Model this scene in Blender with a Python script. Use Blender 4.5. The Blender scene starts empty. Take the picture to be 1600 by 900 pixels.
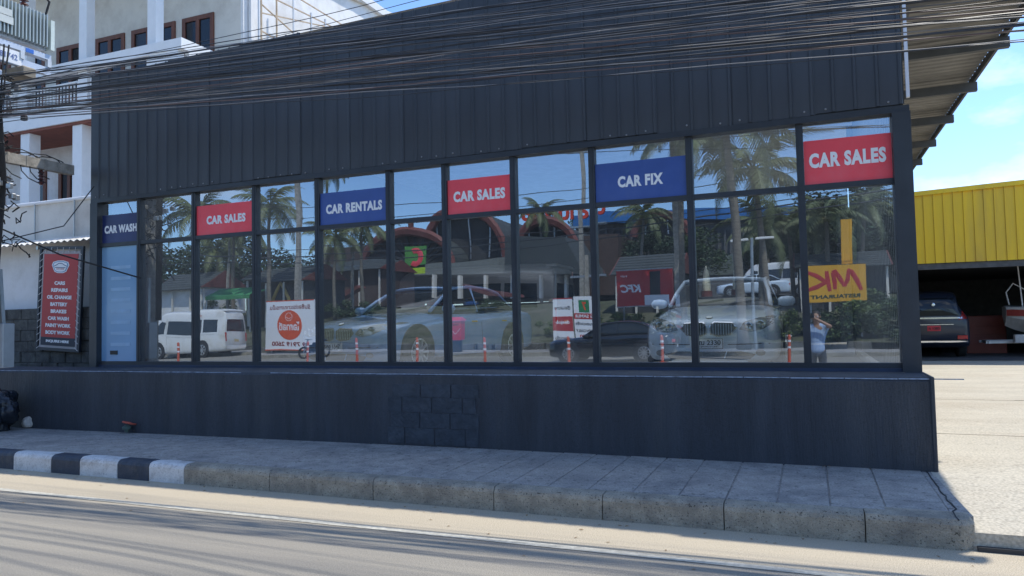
import bpy, bmesh, math, random
from mathutils import Vector, Matrix, noise
from mathutils.bvhtree import BVHTree
R = math.radians
rnd = random.Random(7)
S = bpy.context.scene
C = S.collection

# ---------------------------------------------------------------- camera
FPX = 1141.0; EYE = 1.6
ay = Vector((467, 43, FPX)).normalized()            # world +Y in camera axes (x right, y down, z forward)
ax = Vector((2800, -110, -FPX)); ax -= ay * ax.dot(ay); ax.normalize()
az = ax.cross(ay)
if az.y > 0: az = -az
cam_d = bpy.data.cameras.new('camera'); cam = bpy.data.objects.new('camera', cam_d); C.objects.link(cam)
cam_d.sensor_width = 36; cam_d.lens = 36 * FPX / 1600; cam_d.clip_start = 0.08; cam_d.clip_end = 3000
right = Vector((ax.x, ay.x, az.x)); down = Vector((ax.y, ay.y, az.y)); fwd = Vector((ax.z, ay.z, az.z))
m = Matrix((right, -down, -fwd)).transposed().to_4x4(); m.translation = (0, 0, EYE)
cam.matrix_world = m
S.camera = cam
S.render.resolution_x = 1024; S.render.resolution_y = 576

def ray(px, py): return right * (px - 800) + down * (py - 450) + fwd * FPX
O = Vector((0, 0, EYE))
def atY(px, py, Y): r = ray(px, py); return O + r * (Y / r.y)
def atX(px, py, X): r = ray(px, py); return O + r * (X / r.x)
def atZ(px, py, Z): r = ray(px, py); return O + r * ((Z - EYE) / r.z)
GY = 8.15                                           # the glass front
def mir(p): return Vector((p.x, 2 * GY - p.y, p.z))
def MY(px, py, Y): return mir(atY(px, py, Y))       # a point seen in the glass at mirrored distance Y
def MZ(px, py, Z): return mir(atZ(px, py, Z))

# ---------------------------------------------------------------- world and sun
SUNV = Vector((.336, .452, 1.0)).normalized()
EL = math.asin(SUNV.z); AZ = math.atan2(SUNV.x, SUNV.y)
W = bpy.data.worlds.new('World'); S.world = W; W.use_nodes = True
nt = W.node_tree; nt.nodes.clear()
def nn(t, typ, **kw):
    n = t.nodes.new(typ)
    for k, v in kw.items(): setattr(n, k, v)
    return n
out = nn(nt, 'ShaderNodeOutputWorld'); bg = nn(nt, 'ShaderNodeBackground')
sky = nn(nt, 'ShaderNodeTexSky', sky_type='NISHITA'); sky.sun_disc = False; sky.sun_elevation = EL; sky.sun_rotation = AZ
sky.air_density = 1.0; sky.dust_density = .15; sky.ozone_density = 2.0
tc = nn(nt, 'ShaderNodeTexCoord'); mp = nn(nt, 'ShaderNodeMapping'); mp.inputs['Scale'].default_value = (1, 1, 2.2)
n1 = nn(nt, 'ShaderNodeTexNoise'); n1.inputs['Scale'].default_value = 2.6; n1.inputs['Detail'].default_value = 9; n1.inputs['Roughness'].default_value = .55
mp.inputs['Location'].default_value = (3.1, 1.7, .4)
cr = nn(nt, 'ShaderNodeValToRGB'); cr.color_ramp.elements[0].position = .555; cr.color_ramp.elements[1].position = .70
mx = nn(nt, 'ShaderNodeMix', data_type='RGBA')
mx.inputs[7].default_value = (5.6, 5.9, 6.3, 1)
nt.links.new(tc.outputs['Generated'], mp.inputs[0]); nt.links.new(mp.outputs[0], n1.inputs[0]); nt.links.new(n1.outputs[0], cr.inputs[0])
mm = nn(nt, 'ShaderNodeMath', operation='MULTIPLY'); mm.inputs[1].default_value = .9
nt.links.new(cr.outputs[0], mm.inputs[0]); nt.links.new(mm.outputs[0], mx.inputs[0])
tint = nn(nt, 'ShaderNodeMix', data_type='RGBA', blend_type='MULTIPLY'); tint.inputs[0].default_value = 1; tint.inputs[7].default_value = (.70, .83, 1.0, 1)
nt.links.new(sky.outputs[0], tint.inputs[6]); nt.links.new(tint.outputs[2], mx.inputs[6]); nt.links.new(mx.outputs[2], bg.inputs[0])
bg.inputs[1].default_value = .15
nt.links.new(bg.outputs[0], out.inputs[0])
sd = bpy.data.lights.new('sun', 'SUN'); sd.energy = 3.0; sd.angle = R(.53); sd.color = (1, .95, .86)
so = bpy.data.objects.new('sun', sd); C.objects.link(so); so.rotation_euler = SUNV.to_track_quat('Z', 'Y').to_euler(); so.location = (10, 10, 40)
S.view_settings.view_transform = 'Standard'; S.view_settings.look = 'None'; S.view_settings.gamma = 1
S.view_settings.exposure = 0.78
S.render.engine = 'CYCLES'
try:
    S.cycles.transparent_max_bounces = 16; S.cycles.max_bounces = 8; S.cycles.glossy_bounces = 4; S.cycles.diffuse_bounces = 3
except Exception: pass

# ---------------------------------------------------------------- materials
MATS = {}
def mat(name, col, rough=.7, metal=0, var=.15, scale=4, bump=0, bscale=40, streak=False, spec=None, dirt=None, dscale=1.2, emit=None, stretch=None, coat=0, pits=0, pscale=45):
    if name in MATS: return MATS[name]
    M = bpy.data.materials.new(name); M.use_nodes = True; t = M.node_tree; b = t.nodes['Principled BSDF']
    tcn = nn(t, 'ShaderNodeTexCoord'); mpn = nn(t, 'ShaderNodeMapping')
    if streak: mpn.inputs['Scale'].default_value = (1, 1, .12)
    if stretch: mpn.inputs['Scale'].default_value = stretch
    t.links.new(tcn.outputs['Object'], mpn.inputs[0])
    ns = nn(t, 'ShaderNodeTexNoise'); ns.inputs['Scale'].default_value = scale; ns.inputs['Detail'].default_value = 8; ns.inputs['Roughness'].default_value = .6
    t.links.new(mpn.outputs[0], ns.inputs[0])
    r = nn(t, 'ShaderNodeValToRGB'); e = r.color_ramp.elements
    e[0].position = .3; e[1].position = .7
    e[0].color = tuple(c * (1 - var) for c in col) + (1,); e[1].color = tuple(min(1, c * (1 + var)) for c in col) + (1,)
    t.links.new(ns.outputs[0], r.inputs[0]); src = r.outputs[0]
    if dirt:
        n2 = nn(t, 'ShaderNodeTexNoise'); n2.inputs['Scale'].default_value = dscale; n2.inputs['Detail'].default_value = 10; n2.inputs['Roughness'].default_value = .7
        t.links.new(mpn.outputs[0], n2.inputs[0])
        r2 = nn(t, 'ShaderNodeValToRGB'); r2.color_ramp.elements[0].position = .48; r2.color_ramp.elements[1].position = .72
        t.links.new(n2.outputs[0], r2.inputs[0])
        x = nn(t, 'ShaderNodeMix', data_type='RGBA'); x.inputs[7].default_value = tuple(dirt) + (1,)
        t.links.new(r2.outputs[0], x.inputs[0]); t.links.new(src, x.inputs[6]); src = x.outputs[2]
    if pits:
        n3 = nn(t, 'ShaderNodeTexNoise'); n3.inputs['Scale'].default_value = pscale; n3.inputs['Detail'].default_value = 3; t.links.new(tcn.outputs['Object'], n3.inputs[0])
        r3 = nn(t, 'ShaderNodeValToRGB'); r3.color_ramp.elements[0].position = .30; r3.color_ramp.elements[0].color = (1-pits,1-pits,1-pits,1); r3.color_ramp.elements[1].position = .42
        t.links.new(n3.outputs[0], r3.inputs[0])
        n4 = nn(t, 'ShaderNodeTexNoise'); n4.inputs['Scale'].default_value = pscale*4; n4.inputs['Detail'].default_value = 2; t.links.new(tcn.outputs['Object'], n4.inputs[0])
        r4 = nn(t, 'ShaderNodeValToRGB'); r4.color_ramp.elements[0].position = .3; r4.color_ramp.elements[0].color = (.72,.72,.72,1); r4.color_ramp.elements[1].position = .7; r4.color_ramp.elements[1].color=(1.15,1.15,1.15,1)
        t.links.new(n4.outputs[0], r4.inputs[0])
        for q_ in (r3, r4):
            x3 = nn(t, 'ShaderNodeMix', data_type='RGBA', blend_type='MULTIPLY'); x3.inputs[0].default_value = 1
            t.links.new(src, x3.inputs[6]); t.links.new(q_.outputs[0], x3.inputs[7]); src = x3.outputs[2]
    t.links.new(src, b.inputs['Base Color'])
    b.inputs['Roughness'].default_value = rough; b.inputs['Metallic'].default_value = metal
    if spec is not None: b.inputs['Specular IOR Level'].default_value = spec
    if coat: b.inputs['Coat Weight'].default_value = coat; b.inputs['Coat Roughness'].default_value = .04
    if bump:
        nb = nn(t, 'ShaderNodeTexNoise'); nb.inputs['Scale'].default_value = bscale; nb.inputs['Detail'].default_value = 5
        t.links.new(mpn.outputs[0], nb.inputs[0])
        bp = nn(t, 'ShaderNodeBump'); bp.inputs['Strength'].default_value = bump; bp.inputs['Distance'].default_value = .02
        t.links.new(nb.outputs[0], bp.inputs['Height']); t.links.new(bp.outputs[0], b.inputs['Normal'])
    MATS[name] = M; return M

def glass_mat():
    M = bpy.data.materials.new('shop_glass'); M.use_nodes = True; t = M.node_tree; t.nodes.clear()
    o = nn(t, 'ShaderNodeOutputMaterial'); tr = nn(t, 'ShaderNodeBsdfTransparent'); tr.inputs[0].default_value = (.88, .91, .92, 1)
    gl = nn(t, 'ShaderNodeBsdfGlossy'); gl.inputs['Roughness'].default_value = 0.0; gl.inputs[0].default_value = (.80, .90, 1.0, 1)
    df = nn(t, 'ShaderNodeBsdfDiffuse'); df.inputs[0].default_value = (.55, .58, .6, 1)
    fr = nn(t, 'ShaderNodeFresnel'); fr.inputs[0].default_value = 1.5
    ma = nn(t, 'ShaderNodeMath', operation='MULTIPLY_ADD'); ma.inputs[1].default_value = .9; ma.inputs[2].default_value = .33
    t.links.new(fr.outputs[0], ma.inputs[0])
    m1 = nn(t, 'ShaderNodeMixShader'); t.links.new(ma.outputs[0], m1.inputs[0]); t.links.new(tr.outputs[0], m1.inputs[1]); t.links.new(gl.outputs[0], m1.inputs[2])
    tcn = nn(t, 'ShaderNodeTexCoord'); ns = nn(t, 'ShaderNodeTexNoise'); ns.inputs['Scale'].default_value = .9; ns.inputs['Detail'].default_value = 1
    t.links.new(tcn.outputs['Object'], ns.inputs[0])
    bp = nn(t, 'ShaderNodeBump'); bp.inputs['Strength'].default_value = .10; bp.inputs['Distance'].default_value = .02
    t.links.new(ns.outputs[0], bp.inputs['Height']); t.links.new(bp.outputs[0], gl.inputs['Normal'])
    nd = nn(t, 'ShaderNodeTexNoise'); nd.inputs['Scale'].default_value = 3; nd.inputs['Detail'].default_value = 8
    t.links.new(tcn.outputs['Object'], nd.inputs[0])
    md = nn(t, 'ShaderNodeMath', operation='MULTIPLY'); md.inputs[1].default_value = .10; t.links.new(nd.outputs[0], md.inputs[0])
    m2 = nn(t, 'ShaderNodeMixShader'); t.links.new(md.outputs[0], m2.inputs[0])
    t.links.new(m1.outputs[0], m2.inputs[1]); t.links.new(df.outputs[0], m2.inputs[2]); t.links.new(m2.outputs[0], o.inputs[0])
    return M
def clear_mat():
    M = bpy.data.materials.new('clear_glass_face'); M.use_nodes = True; t = M.node_tree; t.nodes.clear()
    o = nn(t, 'ShaderNodeOutputMaterial'); tr = nn(t, 'ShaderNodeBsdfTransparent'); tr.inputs[0].default_value = (.96, .98, .97, 1)
    t.links.new(tr.outputs[0], o.inputs[0]); return M
GLASS = glass_mat(); CLEAR = clear_mat()

black_paint = mat('black_paint', (.026, .030, .036), .6, var=.3, scale=3, bump=.3, bscale=60, streak=True, dirt=(.045, .05, .058), dscale=2.5)
black_clad = mat('black_cladding', (.050, .057, .066), .5, var=.2, scale=2, bump=.06, bscale=8, dirt=(.075, .082, .092), dscale=.8, streak=True)
black_frame = mat('black_frame', (.030, .036, .044), .45, var=.2, bump=.05)
blue_black = mat('blue_black_plinth', (.03, .045, .085), .55, var=.25, scale=6, bump=.15)
wall_paint = mat('base_wall_paint', (.037, .044, .056), .62, var=.3, scale=5, bump=.55, bscale=55, streak=True, dirt=(.062, .068, .076), dscale=1.6, pits=.25, pscale=30)
conc_pave = mat('pavement_concrete', (.345, .325, .295), .9, var=.2, scale=6, bump=.35, bscale=90, dirt=(.18, .175, .17), dscale=1.6, pits=.5, pscale=16)
conc_kerb = mat('kerb_concrete', (.36, .325, .255), .92, var=.25, scale=9, bump=.8, bscale=55, dirt=(.20, .18, .15), dscale=3, pits=.8, pscale=60)
kerb_white = mat('kerb_white_paint', (.66, .66, .64), .75, var=.08, scale=8, bump=.3, dirt=(.36, .33, .30), dscale=5, pits=.4)
kerb_black = mat('kerb_black_paint', (.030, .042, .065), .6, var=.3, scale=8, bump=.3, dirt=(.09, .09, .09), dscale=6, pits=.3)
white_wall = mat('white_render', (.82, .81, .79), .85, var=.05, scale=1.5, bump=.08, dirt=(.6, .58, .54), dscale=.8)
cream_wall = mat('cream_render', (.74, .70, .62), .85, var=.06, scale=1.5, dirt=(.55, .5, .43), dscale=.7)
white_paint = mat('white_paint', (.8, .8, .79), .5, var=.04)
brown_wood = mat('brown_wood', (.16, .055, .030), .5, var=.25, scale=12, streak=True)
brown_soffit = mat('brown_soffit', (.22, .07, .045), .7, var=.2)
dark_glass = mat('dark_glass', (.012, .016, .022), .08, var=.1)
steel = mat('galvanised_steel', (.42, .44, .45), .4, .8, var=.15)
steel_white = mat('pale_steel', (.62, .64, .66), .5, .2, var=.1, dirt=(.5, .5, .5))
rust = mat('rusty_steel', (.35, .2, .11), .8, var=.4, scale=6)
old_conc = mat('weathered_concrete', (.36, .33, .28), .9, var=.25, scale=7, bump=.4, dirt=(.16, .15, .13), dscale=5)
stone_dark = mat('mossy_dark_block', (.075, .075, .07), .9, var=.5, scale=5, bump=.8, bscale=25, dirt=(.15, .15, .13), dscale=3)
red_print = mat('red_print', (.46, .030, .032), .5, var=.04)
red_sign = mat('red_sign', (.90, .075, .095), .35, var=.07, scale=2.5, dirt=(.85,.13,.15), dscale=1.5)
blue_sign = mat('blue_sign', (.045, .095, .32), .35, var=.12, scale=2.5, dirt=(.07,.12,.33), dscale=1.5)
white_print = mat('white_print', (.86, .87, .88), .5, var=.02)
black_print = mat('black_print', (.015, .015, .018), .5, var=.05)
rubber = mat('black_rubber', (.018, .018, .018), .75, var=.2)
porcelain = mat('brown_porcelain', (.10, .035, .03), .25, var=.2)
tyre_m = mat('tyre_rubber', (.02, .02, .02), .85, var=.2)
alloy = mat('wheel_alloy', (.55, .56, .57), .3, .7, var=.08)
chrome = mat('chrome', (.75, .76, .78), .12, 1, var=.02)
lamp_glass = mat('lamp_glass', (.25, .27, .29), .12, .5, var=.2, scale=20)
tail_red = mat('tail_lamp_red', (.5, .02, .02), .2, var=.15, scale=10)
plastic_black = mat('black_plastic', (.02, .02, .022), .5, var=.15)
orange_pl = mat('orange_plastic', (.62, .12, .06), .6, var=.1)
foliage_a = mat('palm_leaf', (.12, .14, .055), .55, var=.45, scale=2)
foliage_b = mat('shrub_leaf', (.045, .075, .022), .6, var=.5, scale=3)
foliage_c = mat('dark_leaf', (.028, .052, .018), .6, var=.5, scale=2)
bark = mat('palm_bark', (.22, .19, .15), .95, var=.3, scale=4, bump=.6, bscale=20, stretch=(1, 1, 4))
grass_m = mat('verge_grass', (.075, .08, .04), .95, var=.5, scale=3, bump=.6, bscale=30, dirt=(.15, .135, .10), dscale=.5)
tile_grey = mat('grey_roof_tile', (.06, .07, .07), .8, var=.3, scale=5, bump=.3)
red_trim = mat('red_fascia', (.17, .05, .04), .6, var=.2, scale=3)
mall_brown = mat('brown_gable', (.085, .055, .045), .8, var=.25, scale=3)

# ---------------------------------------------------------------- geometry helpers
class MB:
    def __init__(s): s.v = []; s.f = []; s.mi = []; s.k = 0
    def add(s, vs, fs, mi=None):
        o = len(s.v); s.v += [tuple(v) for v in vs]; s.f += [tuple(i + o for i in f) for f in fs]; s.mi += [s.k if mi is None else mi] * len(fs)
    def box(s, x0, x1, y0, y1, z0, z1, mi=None):
        s.add([(x0,y0,z0),(x1,y0,z0),(x1,y1,z0),(x0,y1,z0),(x0,y0,z1),(x1,y0,z1),(x1,y1,z1),(x0,y1,z1)],
              [(0,3,2,1),(4,5,6,7),(0,1,5,4),(1,2,6,5),(2,3,7,6),(3,0,4,7)], mi)
    def cbox(s, x0, x1, y0, y1, z0, z1, c=.01):            # box with chamfered upper and vertical edges
        P = [(x0+c,y0),(x1-c,y0),(x1,y0+c),(x1,y1-c),(x1-c,y1),(x0+c,y1),(x0,y1-c),(x0,y0+c)]
        Q = [(min(max(x,x0+c),x1-c), min(max(y,y0+c),y1-c)) for x, y in P]
        vs = [(x,y,z0) for x,y in P] + [(x,y,z1-c) for x,y in P] + [(x,y,z1) for x,y in Q]
        fs = [tuple(reversed(range(8)))]
        for l in (0, 8):
            for i in range(8): j = (i+1) % 8; fs.append((l+i, l+j, l+8+j, l+8+i))
        fs.append(tuple(range(16, 24)))
        s.add(vs, fs)
    def bar(s, a, b, w, h=None, up=(0,0,1), mi=None):       # square bar between two points
        a = Vector(a); b = Vector(b); d = (b - a).normalized(); u = Vector(up)
        if abs(d.dot(u)) > .98: u = Vector((0,1,0))
        r = d.cross(u).normalized(); u = r.cross(d); h = h or w
        c = [r*w/2 + u*h/2, -r*w/2 + u*h/2, -r*w/2 - u*h/2, r*w/2 - u*h/2]
        s.add([a+q for q in c] + [b+q for q in c], [(0,1,2,3),(7,6,5,4),(0,4,5,1),(1,5,6,2),(2,6,7,3),(3,7,4,0)], mi)
    def tube(s, pts, rad, n=8, cap=True, mi=None):
        pts = [Vector(p) for p in pts]; rr = rad if isinstance(rad, (list, tuple)) else [rad]*len(pts)
        vs = []; fs = []; u = None
        for i, p in enumerate(pts):
            d = (pts[min(i+1, len(pts)-1)] - pts[max(i-1, 0)])
            d = d.normalized() if d.length > 1e-9 else Vector((0,0,1))
            if u is None: u = d.orthogonal().normalized()
            u = (u - d*u.dot(d)); u = u.normalized() if u.length > 1e-6 else d.orthogonal().normalized()
            w = d.cross(u)
            for k in range(n):
                t = 2*math.pi*k/n; vs.append(p + (u*math.cos(t) + w*math.sin(t))*rr[i])
        for i in range(len(pts)-1):
            for k in range(n):
                a = i*n+k; b = i*n+(k+1) % n; fs.append((a, b, b+n, a+n))
        if cap: fs += [tuple(reversed(range(n))), tuple(range((len(pts)-1)*n, len(pts)*n))]
        s.add(vs, fs, mi)
    def lathe(s, c, axis, prof, n=20, mi=None):             # prof: (radius, height along axis)
        c = Vector(c); d = Vector(axis).normalized(); u = d.orthogonal().normalized(); w = d.cross(u); vs = []; fs = []
        for r, h in prof:
            for k in range(n):
                t = 2*math.pi*k/n; vs.append(c + d*h + (u*math.cos(t)+w*math.sin(t))*r)
        for i in range(len(prof)-1):
            for k in range(n):
                a = i*n+k; b = i*n+(k+1) % n; fs.append((a, b, b+n, a+n))
        fs += [tuple(reversed(range(n))), tuple(range((len(prof)-1)*n, len(prof)*n))]
        s.add(vs, fs, mi)
    def prism(s, poly, d, mi=None):                         # extrude a 3D polygon by vector d
        n = len(poly); d = Vector(d); vs = [Vector(p) for p in poly]; vs += [p + d for p in vs]
        fs = [tuple(range(n)), tuple(reversed(range(n, 2*n)))] + [(i, i+n, (i+1) % n + n, (i+1) % n) for i in range(n)]
        s.add(vs, fs, mi)
    def build(s, name, mats, parent=None, smooth=False, loc=(0,0,0)):
        me = bpy.data.meshes.new(name); me.from_pydata(s.v, [], s.f)
        mats = mats if isinstance(mats, (list, tuple)) else [mats]
        for q in mats: me.materials.append(q)
        if len(mats) > 1: me.polygons.foreach_set('material_index', s.mi)
        bm = bmesh.new(); bm.from_mesh(me); bmesh.ops.recalc_face_normals(bm, faces=bm.faces); bm.to_mesh(me); bm.free()
        if smooth: me.polygons.foreach_set('use_smooth', [True]*len(me.polygons))
        return link(name, me, parent, loc)
def link(name, me, parent=None, loc=(0,0,0)):
    o = bpy.data.objects.new(name, me); C.objects.link(o); o.location = loc
    if parent: o.parent = parent
    return o
def tag(o, label=None, cat=None, group=None, kind=None):
    if label: o['label'] = label
    if cat: o['category'] = cat
    if group: o['group'] = group
    if kind: o['kind'] = kind
    return o
def thing(name, label, cat, loc=(0,0,0), rz=0, group=None):
    o = bpy.data.objects.new(name, None); C.objects.link(o); o.location = loc; o.rotation_euler = (0,0,rz); o.empty_display_size = .2
    return tag(o, label, cat, group)
def dup(o, parent=None):
    c = o.copy(); C.objects.link(c)
    if parent: c.parent = parent
    for ch in list(o.children): dup(ch, c)
    return c
def box(name, m_, x0, x1, y0, y1, z0, z1, parent=None, c=0):
    b = MB()
    if c: b.cbox(x0,x1,y0,y1,z0,z1,c)
    else: b.box(x0,x1,y0,y1,z0,z1)
    return b.build(name, m_, parent)
def text(name, body, size, m_, parent, loc, rot=(math.pi/2,0,0), bold=.02, width=None, height=None, ext=.002, align='CENTER', shear=0, space=1):
    cu = bpy.data.curves.new(name, 'FONT'); cu.body = body; cu.size = size; cu.align_x = align; cu.align_y = 'CENTER'
    cu.offset = bold*size; cu.extrude = ext; cu.resolution_u = 3; cu.shear = shear; cu.space_character = space
    t = bpy.data.objects.new(name, cu); C.objects.link(t)
    dg = bpy.context.evaluated_depsgraph_get(); me = bpy.data.meshes.new_from_object(t.evaluated_get(dg)); C.objects.unlink(t); bpy.data.objects.remove(t)
    xs = [v.co.x for v in me.vertices]; ys = [v.co.y for v in me.vertices]
    if xs:
        sx = width/(max(xs)-min(xs)) if width else 1; sy = height/(max(ys)-min(ys)) if height else 1
        cx = (max(xs)+min(xs))/2 if align == 'CENTER' else 0; cy = (max(ys)+min(ys))/2
        for v in me.vertices: v.co.x = (v.co.x-cx)*sx; v.co.y = (v.co.y-cy)*sy
    me.materials.clear(); me.materials.append(m_)
    o = link(name, me, parent, loc); o.rotation_euler = rot
    return o
def cr_interp(rows, n):                                     # Catmull-Rom through rows of equal-length tuples
    outr = []
    m_ = len(rows)
    for i in range(m_-1):
        p0 = rows[max(i-1,0)]; p1 = rows[i]; p2 = rows[i+1]; p3 = rows[min(i+2,m_-1)]
        for k in range(n):
            t = k/n
            outr.append(tuple(.5*((2*b)+(-a+c)*t+(2*a-5*b+4*c-d)*t*t+(-a+3*b-3*c+d)*t*t*t) for a,b,c,d in zip(p0,p1,p2,p3)))
    outr.append(tuple(rows[-1])); return outr

# ================================================================= THE GROUND
KY = 5.74                                                   # kerb face
def ground(name, m_, x0, x1, y0, y1, z, nx=1, ny=1, fn=None):
    b = MB(); vs = []; fs = []
    for j in range(ny+1):
        for i in range(nx+1):
            x = x0+(x1-x0)*i/nx; y = y0+(y1-y0)*j/ny; vs.append((x, y, fn(x,y) if fn else z))
    for j in range(ny):
        for i in range(nx): a = j*(nx+1)+i; fs.append((a,a+1,a+nx+2,a+nx+1))
    b.add(vs, fs); return tag(b.build(name, m_), kind='structure')
soil = mat('bare_soil', (.24, .20, .15), .95, var=.2, scale=.5)
ground('ground', soil, -900, 900, -900, 900, -.03)

def road_mat():
    M = bpy.data.materials.new('dusty_asphalt'); M.use_nodes = True; t = M.node_tree; b = t.nodes['Principled BSDF']
    tcn = nn(t,'ShaderNodeTexCoord'); mpn = nn(t,'ShaderNodeMapping'); mpn.inputs['Scale'].default_value = (.10, 2.2, 1)
    t.links.new(tcn.outputs['Object'], mpn.inputs[0])
    n_ = nn(t,'ShaderNodeTexNoise'); n_.inputs['Scale'].default_value = 2.2; n_.inputs['Detail'].default_value = 7; n_.inputs['Roughness'].default_value=.6
    t.links.new(mpn.outputs[0], n_.inputs[0])
    r = nn(t,'ShaderNodeValToRGB'); e = r.color_ramp.elements
    e[0].position=.3; e[0].color=(.25,.235,.205,1); e[1].position=.72; e[1].color=(.38,.345,.28,1)
    t.links.new(n_.outputs[0], r.inputs[0])
    # sand swept against the kerb
    sx = nn(t,'ShaderNodeSeparateXYZ'); t.links.new(tcn.outputs['Object'], sx.inputs[0])
    nz = nn(t,'ShaderNodeMath',operation='MULTIPLY_ADD'); nz.inputs[1].default_value=1.1; nz.inputs[2].default_value=0; t.links.new(n_.outputs[0], nz.inputs[0])
    ad = nn(t,'ShaderNodeMath',operation='ADD'); t.links.new(sx.outputs[1], ad.inputs[0]); t.links.new(nz.outputs[0], ad.inputs[1])
    mr = nn(t,'ShaderNodeMapRange'); mr.inputs[1].default_value=5.15; mr.inputs[2].default_value=5.85; t.links.new(ad.outputs[0], mr.inputs[0])
    x = nn(t,'ShaderNodeMix',data_type='RGBA'); x.inputs[7].default_value=(.56,.48,.35,1)
    t.links.new(mr.outputs[0], x.inputs[0]); t.links.new(r.outputs[0], x.inputs[6])
    g = nn(t,'ShaderNodeTexNoise'); g.inputs['Scale'].default_value=120; g.inputs['Detail'].default_value=4; t.links.new(tcn.outputs['Object'], g.inputs[0])
    gr = nn(t,'ShaderNodeValToRGB'); gr.color_ramp.elements[0].position=.3; gr.color_ramp.elements[0].color=(.5,.5,.5,1); gr.color_ramp.elements[1].position=.65
    t.links.new(g.outputs[0], gr.inputs[0])
    mu = nn(t,'ShaderNodeMix',data_type='RGBA',blend_type='MULTIPLY'); mu.inputs[0].default_value=1
    t.links.new(x.outputs[2], mu.inputs[6]); t.links.new(gr.outputs[0], mu.inputs[7]); t.links.new(mu.outputs[2], b.inputs['Base Color'])
    b.inputs['Roughness'].default_value=.88
    bp = nn(t,'ShaderNodeBump'); bp.inputs['Strength'].default_value=.5; bp.inputs['Distance'].default_value=.01
    t.links.new(g.outputs[0], bp.inputs['Height']); t.links.new(bp.outputs[0], b.inputs['Normal'])
    return M
ground('road', road_mat(), -160, 120, -15.5, KY+.2, 0)
edge_line = mat('worn_road_paint', (.45, .43, .36), .8, var=.3, scale=20, dirt=(.3,.28,.23), dscale=3)
ground('road_edge_line', edge_line, -160, 120, 4.93, 5.01, .004)
ground('road_centre_line', edge_line, -160, 120, -9.2, -9.08, .004)

# yard on the right, pale concrete
yard_m = mat('yard_concrete', (.50, .455, .36), .9, var=.10, scale=1.2, bump=.3, bscale=60, dirt=(.42,.36,.27), dscale=.45, stretch=(.5,1.3,1), pits=.16, pscale=12)
YX0 = .93
def yz(x, y):
    return .12 + .075*max(0,min(1,(y-5.8)/1.2)) - .05*max(0,min(1,(y-8.2)/6)) + (.010*noise.noise((x*.8,y*.6,3)))
ground('yard_ground', yard_m, YX0, 60, 5.80, 40, .12, 60, 90, yz)
yf = MB(); yf.add([(YX0,5.80,yz(YX0,5.8)),(60,5.80,yz(60,5.8)),(60,5.80,-.3),(YX0,5.80,-.3)]+[],[(0,1,2,3)])
n_=60; yf=MB(); vs=[]; fs=[]
for i in range(n_+1):
    x=YX0+(60-YX0)*i/n_; vs += [(x,5.80,yz(x,5.80)),(x,5.775,-.3)]
for i in range(n_): fs.append((2*i,2*i+1,2*i+3,2*i+2))
yf.add(vs,fs); tag(yf.build('yard_edge', yard_m), kind='structure')
for i, (y, x1) in enumerate([(9.9,40),(14.2,40)]):
    j = MB()
    x=YX0+.1
    while x < 14: j.box(x, x+.5, y+.01*math.sin(x*2), y+.012+.01*math.sin(x*2), yz(x,y)-.03, max(yz(x,y),yz(x+.5,y))+.0025); x+=.5
    tag(j.build('yard_joint', mat('joint_dirt', (.33,.29,.22), .9)), kind='structure')
gut = MB(); gut.box(YX0+.05, 40, 5.755, 5.80, -.2, .03); tag(gut.build('gutter_gap', mat('gutter_dark', (.05,.05,.05), .9)), kind='structure')

# pavement: base sheet rising towards the kerb on the left, slabs laid on it where the photo shows them
def pz(x, y):
    t = max(0, min(1, (x+12)/9)); w = max(0, min(1, (y-5.9)/1.5)); return .2 - .05*w*(1-t)
ground('pavement', conc_pave, -60, .90, KY+.16, 7.6, .19, 60, 4, lambda x,y: pz(x,y)-.008 if x > -4.95 else pz(x,y))
slabs = [-4.86,-4.43,-4.0,-3.58,-3.22,-2.83,-2.48,-2.12,-1.76,-1.39,-1.02,-.66,-.29,.08,.45,.86]
pav = thing('pavement_slab_field', 'grey concrete pavement slabs laid in two rows before the black wall', 'pavement', (-2, 6.5, .2))
pav['kind'] = 'structure'
for a, b in zip(slabs, slabs[1:]):
    for y0, y1 in ((KY+.165, 6.235), (6.247, 7.45)):
        q = MB(); h = rnd.uniform(-.002, .002); g = .006
        z = min(pz(a,y0), pz(b,y1)); q.cbox(a+g-(-2), b-g-(-2), y0-6.5, y1-6.5, -.06, z-.2+h+.001, .004)
        q.build('slab', conc_pave, pav)
# kerb
kerb = thing('kerb', 'concrete kerb along the road, black and white painted blocks at its left end', 'kerb', (0, KY, 0)); kerb['kind'] = 'structure'
def kerb_block(x0, x1, m_, name='kerb_stone'):
    b = MB(); g = .004; n = 6
    prof = [(0,-.1),(0,.15),(.012,.178),(.035,.196),(.06,.2),(.155,.2),(.155,-.1)]
    vs = []; fs = []; k = len(prof)
    for i in range(n+1):
        x = x0+g+(x1-x0-2*g)*i/n
        for (y,z) in prof:
            j = .006*noise.noise((x*5, y*20, z*20)); vs.append((x, y+j*(z>.0), z+j*.6*(z>0)))
    for i in range(n):
        for q in range(k): a=i*k+q; c=i*k+(q+1)%k; fs.append((a,c,c+k,a+k))
    fs += [tuple(range(k)), tuple(range(n*k,(n+1)*k))]
    b.add(vs, fs); return b.build(name, m_, kerb)
ks = [-8.66,-8.13,-7.63,-6.94,-6.51,-6.03]
kerb_block(-8.13-.0,-7.63,kerb_black)
xs_ = [-10.9,-10.35,-9.75,-9.2,-8.66,-8.13,-7.63,-6.94,-6.51,-6.03]
xs_ = [-10.2,-9.6,-9.15,-8.66,-8.02,-7.56,-6.98,-6.52,-6.03]
C.objects.unlink(kerb.children[0]) if False else None
bpy.data.objects.remove(kerb.children[0])
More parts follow.
